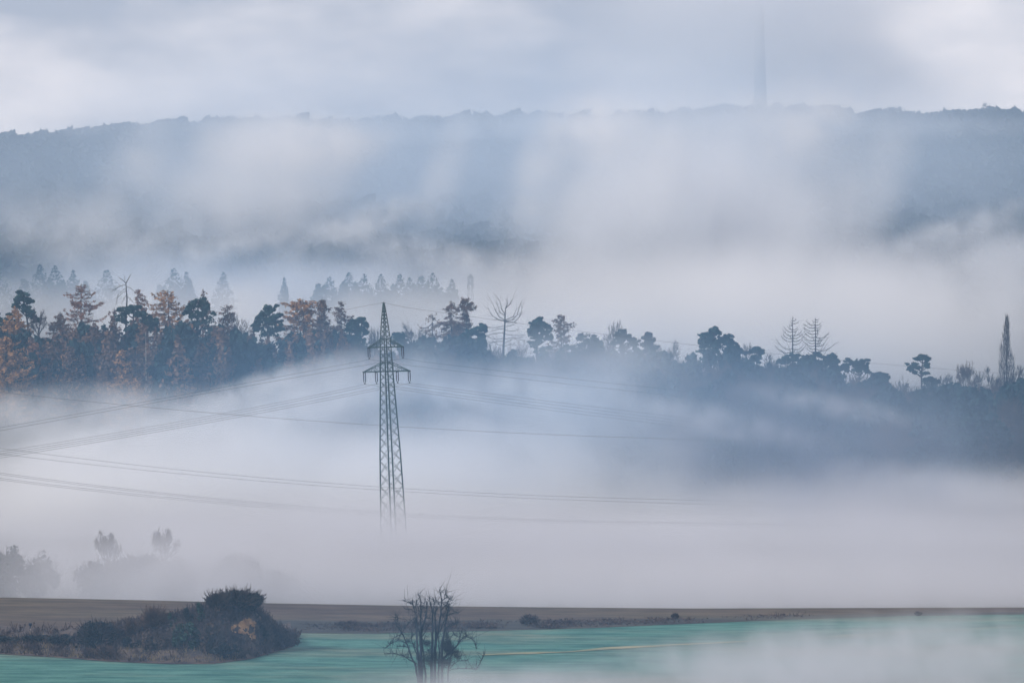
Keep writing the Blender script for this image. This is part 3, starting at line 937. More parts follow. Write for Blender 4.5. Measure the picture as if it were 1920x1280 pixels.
tr.build('trunk', M['bark'], r)
cr_.build('crown', M['twig'], r)

# ------------------------------------------------------------------ trees standing in front on the slope
FR = 'trees lower on the slope in front of the skyline trees'
larch(228, 654, 1402, [(0, 7, 5), (10, 14, 7), (20, 9, 14), (34, 20, 16), (52, 18, 30), (68, 34, 26), (90, 26, 38)], 'orange larch standing low in front of the dark wood, left of the pylon', 'larch', dens=0.75, leaf=0.42, whorl=1.3, lowest=0.05, group=FR)
larch(258, 706, 1385, [(0, 3, 3), (14, 12, 12), (40, 18, 18), (60, 18, 18)], 'small orange larch half sunk in fog right of the low orange larch', 'larch', dens=0.7, lowest=0.05, group=FR)
larch(128, 658, 1418, [(0, 5, 3), (6, 13, 8), (14, 12, 19), (26, 18, 17), (40, 20, 22), (70, 22, 22)], 'orange larch tip glowing in front of the dark wood below the pagoda-shaped larch', 'larch', dens=0.8, lowest=0.1, group=FR)
larch(338, 655, 1419, [(0, 10, 6), (4, 15, 12), (14, 17, 16), (30, 18, 20), (60, 20, 20)], 'larch with an arched golden top in front of the dark wood', 'larch', dens=0.75, droop=0.35, curl=0.0, lowest=0.1, group=FR)
larch(12, 628, 1404, [(0, 6, 6), (14, 20, 18), (40, 34, 30), (70, 42, 38), (100, 40, 40)], 'wide golden larch at the left edge in front of the broad golden larch', 'larch', dens=1.3, leaf=0.44, lowest=0.1, group=FR)
larch(66, 640, 1416, [(0, 5, 5), (20, 16, 16), (60, 24, 24), (100, 26, 26)], 'brown larch between the wide golden larch and the dark wood', 'larch_red', dens=1.2, lowest=0.1, group=FR)
larch(190, 694, 1412, [(0, 3, 3), (20, 14, 14), (60, 20, 20)], 'brown larch sunk in fog left of the low orange larch', 'larch_brown', dens=1.2, lowest=0.05, group=FR)
bt = base_at(273, 1424)
r = root('birch', bt, 'pale slim birch trunk in the dark wood below the wide dark pine', 'tree', FR)
tr, cr_ = MB(), MB()
hb = P(273, 622, 1424).z - bt.z
tr.tube([(0, 0, -0.3), (0.1, 0, hb * 0.5), (0, 0, hb)], [0.13, 0.11, 0.05], 5)
A = rnd_ball(120) * np.array([2.2, 2.2, 3]) + np.array([0, 0, hb - 0.5])
cr_.blades(A, A + rng.normal(size=A.shape) * 0.8, 0.02)
tr.build('trunk', M['pale_bark'], r)
cr_.build('crown', M['twig'], r)

# ------------------------------------------------------------------ the wood itself: one mass of tree crowns
def template(kind):
    mb = MB()
    if kind == 'pine':
        for q in range(13):
            c = rnd_ball(1)[0] * np.array([2.7, 2.7, 5.4]) + np.array([0, 0, 6.0])
            c[:2] *= 1.2 - 0.05 * c[2]
            clump(mb, c, (2.1, 2.0, 1.5), 0.95, 0.6)
        c = rnd_ball(90) * np.array([3.2, 3.2, 4.5]) + np.array([0, 0, 4.0])
        mb.leaves(c, 1.1)
    elif kind == 'larch':
        t = rng.uniform(0, 1, 620)
        rad = (0.3 + 3.6 * t ** 0.8) * np.sqrt(rng.uniform(0.05, 1, 620))
        ph = rng.uniform(0, 6.28, 620)
        rad *= 1 + 0.25 * np.sin(ph * 3 + t * 9)
        lay = t + rng.normal(size=620) * 0.03
        mb.leaves(np.stack([rad * np.cos(ph), rad * np.sin(ph), 15 - lay * 14 - rad * 0.15], -1), 0.62, flat=0.3)
        mb.tube([(0, 0, -1), (0, 0, 14)], [0.22, 0.05], 4)
    else:
        for q in range(5):
            a = q * 1.26
            dr = np.array([math.cos(a) * 0.6, math.sin(a) * 0.6, 1.0])
            twiggy(mb, np.array([0, 0, 3.5]), dr / np.linalg.norm(dr), 3.4, 0.12, 2, 0.5, 0.15, 3, 0.05)
        c = rnd_ball(420) * np.array([3.6, 3.6, 5.2]) + np.array([0, 0, 6.5])
        mb.blades(c, c + rng.normal(size=c.shape) * 0.9 + np.array([0, 0, 0.5]), 0.05)
        mb.tube([(0, 0, -1), (0, 0, 5)], [0.22, 0.16], 4)
    return mb.arrays()


TPL = {k: [template(k) for _ in range(4)] for k in ('pine', 'larch', 'bare')}


SKX = [-120, 0, 40, 72, 115, 160, 200, 240, 320, 400, 450, 480, 540, 600, 640, 690, 730, 780, 830, 880, 920, 945, 1000, 1060, 1100, 1130, 1165, 1215, 1250, 1300, 1340, 1380, 1420, 1450, 1480, 1530, 1570, 1600, 1650, 1690, 1722, 1760, 1800, 1840, 1900, 2040]
SKYP = [q + (7 if k < 15 else 0) for k, q in enumerate([615, 608, 606, 628, 604, 596, 596, 592, 584, 594, 602, 616, 610, 600, 604, 648, 648, 634, 606, 620, 644, 652, 650, 640, 632, 652, 636, 640, 652, 656, 642, 650, 668, 674, 676, 670, 686, 690, 702, 712, 716, 714, 708, 714, 708, 712])]


def skyline_py(px):
    return np.interp(px, SKX, SKYP)


def wood(name, label, kinds, mat, n, x0, x1, dmin, dmax, hmax, drop=0.5):
    mb = MB()
    for _ in range(n):
        px = rng.uniform(x0, x1)
        d = rng.uniform(dmin, dmax)
        b = base_at(px, d)
        roof = CAMZ - d * math.tan((skyline_py(px) - 400) * K) + (0.8 if d > 1470 else 0)
        h = min(hmax, roof - b.z - rng.uniform(0, 1.5)) * (rng.uniform(0.9, 1.03) if d > 1455 else rng.uniform(0.72, 1.0))
        if h < 3:
            continue
        V, Fq = TPL[kinds][rng.integers(4)]
        s = h / V[:, 2].max()
        a = rng.uniform(0, 6.28)
        ws = rng.uniform(0.85, 1.25) * min(1.25, max(0.7, s))
        x = V[:, 0] * math.cos(a) - V[:, 1] * math.sin(a)
        y = V[:, 0] * math.sin(a) + V[:, 1] * math.cos(a)
        mb.add(np.stack([x * ws + b.x, y * ws + b.y, V[:, 2] * s + b.z], -1), Fq)
    return tag(mb.build(name, M[mat]), label, 'wood', None, 'stuff')


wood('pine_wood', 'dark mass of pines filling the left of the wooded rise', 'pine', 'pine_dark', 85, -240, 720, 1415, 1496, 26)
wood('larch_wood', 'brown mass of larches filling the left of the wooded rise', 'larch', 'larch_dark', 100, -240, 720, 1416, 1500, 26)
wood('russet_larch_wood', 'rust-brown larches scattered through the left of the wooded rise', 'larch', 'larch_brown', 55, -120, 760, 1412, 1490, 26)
wood('bare_wood', 'bare grey undergrowth of the wooded rise', 'bare', 'twig', 245, 600, 2180, 1300, 1506, 22)
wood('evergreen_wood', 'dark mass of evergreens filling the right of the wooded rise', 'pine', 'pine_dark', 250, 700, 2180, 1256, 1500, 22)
wood('brushwood', 'reddish bare brush mixed into the right of the wooded rise', 'bare', 'twig_warm', 120, 720, 2180, 1262, 1503, 20)

# ------------------------------------------------------------------ spruces standing in the fog behind the rise
SP_G = 'hazy blue spruces behind the wooded rise'
for px, ty, hw, lab in [
        (-4, 506, 28, 'hazy blue spruce cut by the left edge'),
        (75, 496, 17, 'hazy blue spruce, left peak of the pair at the far left'),
        (103, 498, 20, 'hazy blue spruce, right peak of the pair at the far left'),
        (137, 506, 15, 'hazy blue spruce tip just above the pagoda-shaped larch'),
        (200, 506, 22, 'hazy blue spruce standing alone left of the dead forked top'),
        (326, 503, 20, 'faint blue spruce above the golden larch with shelves'),
        (350, 509, 16, 'faint blue spruce between golden larch and curved-top larch'),
        (418, 510, 17, 'very faint blue spruce above the small brown larch'),
        (533, 520, 9, 'very faint slim spruce above the rounded dark pine'),
        (618, 519, 22, 'hazy spruce at the left end of the blue group above the pylon'),
        (655, 511, 24, 'hazy spruce second from the left in the blue group above the pylon'),
        (682, 513, 18, 'hazy spruce just left of the pylon tip in the blue group'),
        (714, 514, 18, 'hazy spruce right above the pylon tip'),
        (750, 514, 18, 'hazy spruce with a sharp peak just right of the pylon tip'),
        (768, 520, 14, 'hazy spruce in the dip right of the sharp peak'),
        (790, 516, 20, 'hazy spruce left of the highest right peak of the blue group'),
        (811, 512, 24, 'hazy spruce forming the highest right peak of the blue group'),
        (847, 523, 14, 'hazy spruce at the right end of the blue group')]:
    spruce(px, ty, 2200, hw, lab, SP_G, n=1300)
mb = MB()
for px, w, top in [(100, 70, 520), (630, 40, 528), (700, 60, 530), (780, 60, 530), (330, 40, 526), (830, 30, 540)]:
    for q in range(10):
        b = base_at(px + rng.uniform(-1, 1) * w, 2212 + rng.uniform(0, 40))
        h = max(4, P(px, top + rng.uniform(0, 20), b.y).z - b.z)
        t = rng.uniform(0, 1, 260)
        rad = (0.3 + 4.6 * np.minimum(1, t * 2.6)) * np.sqrt(rng.uniform(0.05, 1, 260))
        ph = rng.uniform(0, 6.28, 260)
        mb.leaves(np.stack([b.x + rad * np.cos(ph), b.y + rad * np.sin(ph), b.z + h * (1 - t * 0.95)], -1), 1.6, flat=0.3)
tag(mb.build('spruce_wood', M['spruce']), 'hazy mass of spruces filling in behind the blue spruce tips', 'wood', None, 'stuff')

# ------------------------------------------------------------------ the far hill's forest
def far_template():
    mb = MB()
    n = 46
    q = rnd_ball(n, 0.55) * np.array([1, 1, 0.85])
    mb.leaves(q, 1.05)
    return mb.arrays()


FT = [far_template() for _ in range(6)]
mb = MB()
for _ in range(3300):
    u = rng.uniform(-0.105, 0.105)
    y = 3490 - 850 * rng.uniform(0, 1) ** 1.4
    x = u * (y + 260)
    z = gz1(x, y)
    V, Fq = FT[rng.integers(6)]
    s = rng.uniform(4.5, 8.5)
    h = rng.uniform(6, 10)
    mb.add(V * np.array([s, s, h * 0.8]) + np.array([x, y, z + h * 0.75]), Fq)
for _ in range(640):
    u = rng.uniform(-0.105, 0.105)
    y = 3482 + rng.normal() * 12
    x = u * y
    V, Fq = FT[rng.integers(6)]
    s = rng.uniform(4.0, 7.5)
    h = rng.uniform(5, 9)
    mb.add(V * np.array([s, s, h * 0.8]) + np.array([x, y, gz1(x, y) + h * 0.75]), Fq)
tag(mb.build('hill_forest', M['far_wood']), 'blue-hazed forest covering the long far hill', 'forest', None, 'stuff')
RG = 'treetops breaking the line of the far ridge'
for px, ty, hw, lab in [
        (78, 234, 20, 'hazy tree bump on the far ridge at the left, left of the notch'),
        (138, 236, 14, 'hazy tree on the far ridge between two notches at the left'),
        (205, 232, 28, 'wide hazy tree bump on the far ridge at the left'),
        (318, 233, 28, 'long low hazy tree bump on the far ridge at the left'),
        (860, 233, 16, 'hazy tree on the middle of the far ridge, left of the highest middle crown'),
        (908, 230, 16, 'hazy tree with a rounded crown on the middle of the far ridge'),
        (990, 227, 16, 'hazy tree standing free on the middle of the far ridge'),
        (1228, 219, 16, 'hazy tree on the far ridge left of the tower'),
        (1275, 211, 24, 'hazy flat-topped tree on the far ridge next left of the tower'),
        (1672, 192, 30, 'hazy block-shaped tree on the far ridge right of the tower'),
        (1772, 198, 13, 'hazy small tree on the far ridge between the block and the highest crown'),
        (1798, 198, 9, 'hazy narrow tree on the far ridge beside the highest crown'),
        (1858, 185, 28, 'hazy high round crown on the far ridge near the right edge'),
        (1906, 196, 11, 'hazy tree on the far ridge by the right edge')]:
    d = 3470
    b = base_at(px, d)
    m = K * d
    r = root('broadleaf_tree', b, lab, 'tree', RG)
    top = P(px, ty, d).z - b.z
    tr, cr_ = MB(), MB()
    tr.tube([(0, 0, -1), (0, 0, top * 0.6)], [0.6, 0.3], 5)
    hc = top * 0.62
    for q in range(16):
        c = rnd_ball(1)[0] * np.array([hw * m * 0.7, hw * m * 0.5, hc * 0.55]) + np.array([0, 0, top - hc * 0.85])
        clump(cr_, c, (hw * m * 0.45, hw * m * 0.4, hc * 0.38), 1.1, 0.8, False)
    tr.build('trunk', M['bark'], r)
    cr_.build('crown', M['far_wood'], r)
# ------------------------------------------------------------------ pylon
PD = 1000.0
PM = K * PD
TH = R(-33)                        # arms point (cos, sin): the right arm comes towards the camera


def make_pylon(loc, H, widths, arms, peak_z, lean, label, scale_r=1.0, insul=True, name='lattice_pylon', theta=TH):
    r = root(name, loc, label, 'pylon')
    r.rotation_euler = (0, lean, 0)
    legs = [MB() for _ in range(4)]
    lat = MB()
    zs = [z for z, _ in widths]
    ws = [w for _, w in widths]
    wz = lambda z: float(np.interp(z, zs, ws))
    ct, st_ = math.cos(theta), math.sin(theta)

    def pt(sx, sy, z, w=None):
        w = wz(z) / 2 if w is None else w
        x, y = sx * w, sy * w
        return np.array([x * ct - y * st_, x * st_ + y * ct, z])
    corners = [(-1, -1), (1, -1), (1, 1), (-1, 1)]
    for q, (sx, sy) in enumerate(corners):
        pts = [pt(sx, sy, z) for z in zs]
        legs[q].tube(pts, np.array([0.13 if z < peak_z[0] else 0.09 for z in zs]) * scale_r, 4)
    # crossed bracing in each face, panel height following the width
    z = zs[0] + 0.3
    top = zs[-1] - 0.8
    k = 0
    while z < top:
        h = max(0.62, wz(z) * 0.80)
        z2 = min(top, z + h)
        for q in range(4):
            a, b = corners[q], corners[(q + 1) % 4]
            lat.tube([pt(*a, z), pt(*b, z2)], 0.043 * scale_r, 3)
            lat.tube([pt(*b, z), pt(*a, z2)], 0.043 * scale_r, 3)
        z = z2
        k += 1
    for za in [a['z'] for a in arms] + [a['z'] + a['h'] for a in arms]:
        for q in range(4):
            lat.tube([pt(*corners[q], za), pt(*corners[(q + 1) % 4], za)], 0.075 * scale_r, 4)
    for mb in legs:
        mb.build('leg', M['steel'], r)
    o = lat.build('lattice_bracing', M['steel'], r)
    o['kind'] = 'stuff'
    anchors = []
    for a in arms:
        mb = MB()
        w = wz(a['z']) / 2
        wt = wz(a['z'] + a['h']) / 2
        Lh = a['half']
        ax = lambda x, y, z: np.array([x * ct - y * st_, x * st_ + y * ct, z])
        for sgn in (-1, 1):
            tip = ax(sgn * Lh, 0, a['z'])
            for sy in (-1, 1):
                lo = ax(sgn * w, sy * w, a['z'])
                up = ax(sgn * wt, sy * wt, a['z'] + a['h'])
                tpl = ax(sgn * Lh, sy * 0.16, a['z'])
                mb.tube([lo, tpl], 0.10 * scale_r, 4)
                mb.tube([up, tpl], 0.065 * scale_r, 4)
                for t in (0.28, 0.52, 0.74):
                    mb.tube([lo + (tpl - lo) * t, up + (tpl - up) * t], 0.04 * scale_r, 3)
                for t, t2 in ((0.0, 0.28), (0.52, 0.28), (0.52, 0.74)):
                    mb.tube([up + (tpl - up) * t, lo + (tpl - lo) * t2], 0.034 * scale_r, 3)
            for t in np.linspace(0.1, 0.95, 6):
                y0 = w * (1 - t) + 0.16 * t
                x0 = sgn * (w + (Lh - w) * t)
                t2 = min(0.98, t + 0.15)
                mb.tube([ax(x0, -y0, a['z']), ax(sgn * (w + (Lh - w) * t2), (w * (1 - t2) + 0.16 * t2), a['z'])], 0.04 * scale_r, 3)
            mb.tube([ax(sgn * Lh, -0.35, a['z']), ax(sgn * Lh, 0.35, a['z'])], 0.09, 4)
        arm = mb.build('crossarm', M['steel'], r)
        for x in a['hang']:
            ins = MB()
            Li = a['ins']
            for s in (-1, 1):
                zt = a['z'] - 0.12
                pts, rad = [], []
                for t in np.linspace(0, 0.80, 30):
                    pts.append(ax(x + s * 0.20, 0, zt - Li * t))
                    rad.append(0.105 if len(pts) % 2 else 0.06)
                ins.tube(pts, rad, 7)
                ins.tube([ax(x + s * 0.20, 0, zt - Li * 0.80), ax(x, 0, zt - Li * 0.93)], 0.045, 4)
            ins.tube([ax(x - 0.26, 0, a['z'] - 0.12), ax(x + 0.26, 0, a['z'] - 0.12)], 0.07, 4)
            ins.tube([ax(x, 0, a['z'] - 0.12 - Li * 0.92), ax(x, 0, a['z'] - 0.12 - Li)], 0.075, 5)
            ins.tube([ax(x, -0.3, a['z'] - 0.12 - Li), ax(x, 0.3, a['z'] - 0.12 - Li)], 0.05, 4)
            ins.build('insulator', M['porcelain'], r)
            anchors.append(ax(x, 0, a['z'] - 0.14 - Li))
    pk = MB()
    zt = zs[-1]
    pk.tube([(0, 0, zt - 1.0), (0, 0, zt + 0.25)], [0.10, 0.06], 5)
    pk.tube([(-0.35, 0, zt + 0.05), (0.35, 0, zt + 0.05)], 0.05, 4)
    pk.build('earth_wire_peak', M['steel'], r)
    anchors.append(np.array([0, 0, zt + 0.1]))
    Rm = Matrix.Rotation(lean, 3, 'Y')
    return r, [Vector(loc) + Rm @ Vector(a) for a in anchors]


LEAN = -R(2.45)
pb = P(740, 1046, PD)
pb.z = gz1(pb.x, pb.y)
py_of = lambda z: 400 + (CAMZ - z) / PD / K
zof = lambda py: (CAMZ - (py - 400) * K * PD) - pb.z
sf = 1 / (math.cos(R(33)) + math.sin(R(33)))      # projected width -> side
prof = [(py, w) for py, w in [(1046, 52), (985, 46.5), (850, 38), (720, 25.5), (695, 23), (650, 20), (635, 18.5), (600, 11.5), (575, 4.5), (568, 2.0)]]
widths = [(zof(py) if py != 1046 else -0.6, w * PM * sf) for py, w in prof]
pylon, ANC = make_pylon(pb, zof(568), widths,
                        [dict(z=zof(650), h=15 * PM, half=32.5 * PM / math.cos(R(33)), hang=[-32 * PM / math.cos(R(33)), 32 * PM / math.cos(R(33))], ins=20.5 * PM),
                         dict(z=zof(695.5), h=16.5 * PM, half=43.5 * PM / math.cos(R(33)), hang=[q * PM / math.cos(R(33)) for q in (-42.5, -20, 20, 42.5)], ins=21.5 * PM)],
                        (zof(650), 0), LEAN, 'tall dark lattice pylon with two crossarms rising out of the fog')
# faint lattice pylon far behind
fb = base_at(882, 2330)
ztop = P(882, 514, 2330).z - fb.z
make_pylon(fb, ztop, [(-0.5, 5.0), (ztop * 0.5, 2.6), (ztop * 0.95, 1.0), (ztop, 0.5)],
           [dict(z=ztop * 0.955, h=1.0, half=3.2, hang=[-3.0, 3.0], ins=1.6), dict(z=ztop * 0.86, h=1.0, half=3.6, hang=[-3.4, 3.4], ins=1.6)], (ztop * 0.8, 0), 0.0,
           'faint distant lattice pylon right of the blue spruce group', scale_r=0.7, theta=R(-70))

# ------------------------------------------------------------------ wires
DIR = Vector((-math.cos(R(57)), -math.sin(R(57)), 0))      # the line runs left towards the camera, right away from it
WG = 'wires of the line carried by the lattice pylon'


def wire_obj(name, pts, label, group, rad=0.026):
    pts = np.array(pts, float)
    t = np.linspace(0, 1, len(pts))
    mb = MB()
    mb.tube(pts, rad, 4)
    return tag(mb.build(name, M['wire']), label, 'wire', group)


def wire1(anchor, left, right, label, rad):
    """left/right: photograph points; each is put at the depth where the line's vertical plane cuts that pixel column."""
    def to3(px, py):
        u = (px - 960) * K
        # anchor.x + t*DIR.x = u*(anchor.y + t*DIR.y)
        t = (u * anchor.y - anchor.x) / (DIR.x - u * DIR.y)
        y = anchor.y + t * DIR.y
        return P(px, py, y)
    pts = [to3(*p) for p in reversed(left)] + [anchor] + [to3(*p) for p in right]
    ss = np.array([p.x for p in pts])
    out = []
    xs = np.concatenate([np.linspace(ss[0], anchor.x, 40), np.linspace(anchor.x, ss[-1], 40)[1:]])
    k = len(left)
    arr = np.array([list(p) for p in pts])

    def quad(sub, x):
        # parabola through the support, a middle and an end point
        c = np.polyfit(sub[:, 0] - sub[0, 0], sub[:, 2], min(2, len(sub) - 1))
        return np.polyval(c, x - sub[0, 0])
    L, Rr = arr[:k + 1], arr[k:]
    for x in xs:
        sub = L if x <= anchor.x else Rr
        y = np.interp(x, arr[:, 0], arr[:, 1])
        out.append((x, y, quad(sub, x)))
    # make the support exact
    out[39] = tuple(anchor)
    return wire_obj('conductor', out, label, WG, rad)


au_l, au_r, al_1, al_2, al_3, al_4, a_top = ANC
wire1(a_top, [(655, 578), (560, 598), (-60, 706)], [(830, 588), (1100, 624), (1780, 690), (1990, 708)], 'earth wire strung from the very tip of the lattice pylon', 0.021)
wire1(au_l, [(480, 716), (240, 757), (-80, 816)], [(900, 703), (1130, 729), (1560, 768), (2000, 806)], 'conductor hanging from the left insulator of the upper crossarm', 0.021)
wire1(au_r, [(480, 721), (240, 763), (-80, 822)], [(900, 692), (1130, 718), (1560, 758), (2000, 796)], 'conductor hanging from the right insulator of the upper crossarm', 0.021)
wire1(al_1, [(460, 769), (240, 805), (-80, 859)], [(900, 750), (1130, 784), (1500, 822), (2000, 868)], 'conductor hanging from the leftmost insulator of the lower crossarm', 0.021)
wire1(al_2, [(460, 773), (240, 809), (-80, 863)], [(900, 745), (1130, 778), (1500, 817), (2000, 864)], 'conductor hanging from the inner left insulator of the lower crossarm', 0.021)
wire1(al_3, [(460, 777), (240, 813), (-80, 867)], [(900, 739), (1130, 772), (1500, 812), (2000, 859)], 'conductor hanging from the inner right insulator of the lower crossarm', 0.021)
wire1(al_4, [(460, 781), (240, 817), (-80, 871)], [(900, 734), (1130, 766), (1500, 806), (2000, 853)], 'conductor hanging from the rightmost insulator of the lower crossarm', 0.021)

WG2 = 'wires of the second line passing low beside the pylon'


def wire2(ctrl, label, rad, d0=985.0, d1=1080.0):
    x0, x1 = -90, 2040
    c = np.polyfit([a for a, _ in ctrl], [b for _, b in ctrl], 2)
    out = []
    for px in np.linspace(x0, x1, 110):
        d = d0 + (d1 - d0) * (px - x0) / (x1 - x0)
        xe = min(px, 1150)
        out.append(P(px, np.polyval(c, xe) + (px - xe) * max(0.012, np.polyval(np.polyder(c), 1150)), d))
    return wire_obj('conductor', out, label, WG2, rad)


wire2([(0, 735), (270, 762), (715, 798), (1200, 820), (1330, 824)], 'single top wire of the second line, crossing the pylon at mid height', 0.021, 968, 990)
wire2([(0, 840), (350, 881), (715, 913), (1290, 936)], 'upper wire of the pair in the second line', 0.021, 966, 986)
wire2([(0, 851), (350, 888), (715, 919), (1290, 943)], 'lower wire of the pair in the second line', 0.021, 960, 982)
wire2([(0, 886), (350, 928), (715, 959), (1100, 975)], 'topmost wire of the bundle of four in the second line', 0.021, 970, 988)
wire2([(0, 889), (350, 931), (715, 961), (1100, 977)], 'second wire from the top of the bundle of four in the second line', 0.021, 966, 986)
wire2([(0, 896), (350, 935), (715, 963), (1100, 978)], 'third wire from the top of the bundle of four in the second line', 0.021, 958, 980)
wire2([(0, 899), (350, 938), (715, 966), (1100, 981)], 'lowest wire of the bundle of four in the second line', 0.021, 954, 978)

# ------------------------------------------------------------------ tower on the far ridge
td = 3540
tb = base_at(1425, td)
tm = K * td
tw = root('tower', tb, 'tall pale concrete tower on the far ridge fading upward into cloud', 'tower')
mb = MB()
H = 215 - tb.z
mb.tube([(0, 0, -2), (0, 0, 20), (-0.4, 0, H * 0.55), (-0.8, 0, H * 0.8)], [4.3, 4.0, 3.1, 2.6], 20)
mb.build('shaft', M['concrete'], tw, True)
mb = MB()
zc = H * 0.8
mb.tube([(-0.8, 0, zc), (-0.8, 0, zc + 1.5), (-0.8, 0, zc + 6), (-0.8, 0, zc + 7.5)], [2.6, 4.6, 4.6, 2.2], 20)
mb.build('platform', M['concrete'], tw)
mb = MB()
mb.tube([(-0.8, 0, zc + 7), (-0.8, 0, H)], [1.1, 0.5], 10)
mb.build('antenna', M['steel'], tw)

# ------------------------------------------------------------------ mound: sand face, bushes, scrub
poly = [(427, 1181), (434, 1175), (446, 1169), (456, 1163), (466, 1159), (477, 1161), (480, 1170), (479, 1184), (480, 1199), (472, 1201), (468, 1193), (461, 1190), (452, 1190), (443, 1188), (434, 1186)]


def inside(x, y):
    c = False
    n = len(poly)
    for i in range(n):
        x1, y1 = poly[i]
        x2, y2 = poly[(i + 1) % n]
        if (y1 > y) != (y2 > y) and x < (x2 - x1) * (y - y1) / (y2 - y1) + x1:
            c = not c
    return c


nx, ny = 46, 36
gx = np.linspace(424, 483, nx)
gy = np.linspace(1157, 1203, ny)
V, ok = [], []
for q in gy:
    for p in gx:
        h = G(p, q)
        w = h + Vector((0, -0.22, 0.10))
        jit = 0.20 * vnoise(p, q, 3.0, 1.0) + 0.16 * vnoise(p, q, 1.1, 5.0)
        V.append((w.x + jit * 0.3, w.y - abs(jit), w.z + jit * 0.4))
        pj = p + 1.6 * vnoise(p, q, 2.0, 2.0)
        qj = q + 1.6 * vnoise(p, q, 2.2, 9.0)
        hole = ((pj - 471) / 4.5) ** 2 + ((qj - 1181) / 6.5) ** 2 < 1 or ((pj - 444) / 3.0) ** 2 + ((qj - 1181) / 4.5) ** 2 < 1
        ok.append(inside(pj, qj) and not hole)
F = []
for a in range(ny - 1):
    for c in range(nx - 1):
        i0 = a * nx + c
        if ok[i0] and ok[i0 + 1] and ok[i0 + nx] and ok[i0 + nx + 1]:
            F.append((i0, i0 + 1, i0 + nx + 1, i0 + nx))
tag(build('sand_face', V, F, M['sand']), 'bare sandy face exposed on the mound below the big dark bush', None, None, 'structure')

PX = lambda d: K * d


def on(px, py):
    g = G(px, py)
    return g


def put_bush(px, topy, basey, halfw, label, back=0.0, **kw):
    b = on(px, basey)
    if back:
        y = b.y + back
        x = (px - 960) * K * y
        b = Vector((x, y, float(sz(x, y))))
    m = K * b.y
    H = P(px, topy, b.y).z - b.z
    return bush('bush', b, H, halfw * m, label, **kw)


BG = 'bushes growing along the overgrown bank'
put_bush(446, 1106, 1162, 54, back=2.6, label='largest dark round bush on top of the mound above the sandy face', n=8000, leaf=0.24, tw=1600, lumps=44, top_twigs=0.34, tww=0.045, group=BG)
put_bush(405, 1113, 1162, 21, back=1.6, label='upright dark twiggy bush at the left side of the largest bush', n=1900, leaf=0.22, tw=420, lumps=6, top_twigs=0.45, tww=0.045, group=BG)
put_bush(376, 1131, 1172, 14, 'upright dark green shrub left of the largest bush', n=900, leaf=0.24, tw=90, mat='bush_green', lumps=6, group=BG)
put_bush(350, 1142, 1178, 15, 'dark shrub second to the left of the largest bush', n=800, leaf=0.24, tw=120, lumps=6, group=BG)
put_bush(323, 1146, 1176, 12, 'small dark green ball-shaped shrub in the middle of the bank', n=600, leaf=0.24, tw=60, mat='bush_green', lumps=5, group=BG)
put_bush(290, 1141, 1186, 24, 'tall bare purplish brush in the middle of the bank', n=260, leaf=0.18, tw=900, mat='scrub', twig='twig_warm', lumps=6, top_twigs=0.35, group=BG)
put_bush(248, 1163, 1192, 17, 'pale bare brush right of the left round bush', n=120, leaf=0.18, tw=560, mat='scrub', twig='twig_warm', lumps=5, group=BG)
put_bush(182, 1164, 1216, 42, 'left round dark bush on the low part of the bank', n=5600, leaf=0.22, tw=1300, lumps=34, top_twigs=0.26, tww=0.04, group=BG)
put_bush(246, 1190, 1216, 22, 'low dark bush joined to the right of the left round bush', n=1300, leaf=0.24, tw=160, lumps=8, group=BG)
put_bush(292, 1182, 1218, 32, 'low brownish bush below the tall purplish brush', mat='bush_brown', n=1600, leaf=0.24, tw=160, lumps=9, group=BG)
put_bush(345, 1166, 1216, 34, 'dark teal thicket filling the middle front of the mound', n=2600, leaf=0.26, tw=160, mat='bush_green', lumps=12, group=BG)
put_bush(396, 1168, 1224, 27, 'brownish thicket left of the sandy face', mat='bush_brown', n=2400, leaf=0.26, tw=220, lumps=10, group=BG)
put_bush(424, 1202, 1234, 40, 'dark thicket below the sandy face', n=1700, leaf=0.26, tw=200, lumps=9, group=BG)
put_bush(496, 1170, 1206, 12, 'low dark scrub bush right of the sandy face', n=1100, leaf=0.24, tw=160, lumps=7, group=BG)
put_bush(195, 1209, 1236, 18, 'pale brown bramble at the foot of the left round bush', n=300, leaf=0.2, tw=520, mat='scrub', twig='twig_warm', lumps=6, group=BG)
put_bush(165, 1214, 1234, 12, 'small brown bramble left of the pale brown bramble', n=160, leaf=0.2, tw=240, mat='scrub', twig='twig_warm', lumps=5, group=BG)
put_bush(112, 1188, 1210, 34, 'low dark hedge-like bush between the left round bush and the sign', n=1500, leaf=0.2, tw=260, lumps=10, group=BG)
put_bush(64, 1189, 1205, 32, 'low dark hedge-like bush under the sign', n=1300, leaf=0.2, tw=200, lumps=10, group=BG)
put_bush(12, 1193, 1206, 36, 'low dark hedge-like bush at the left edge of the bank', n=1300, leaf=0.2, tw=200, lumps=10, group=BG)

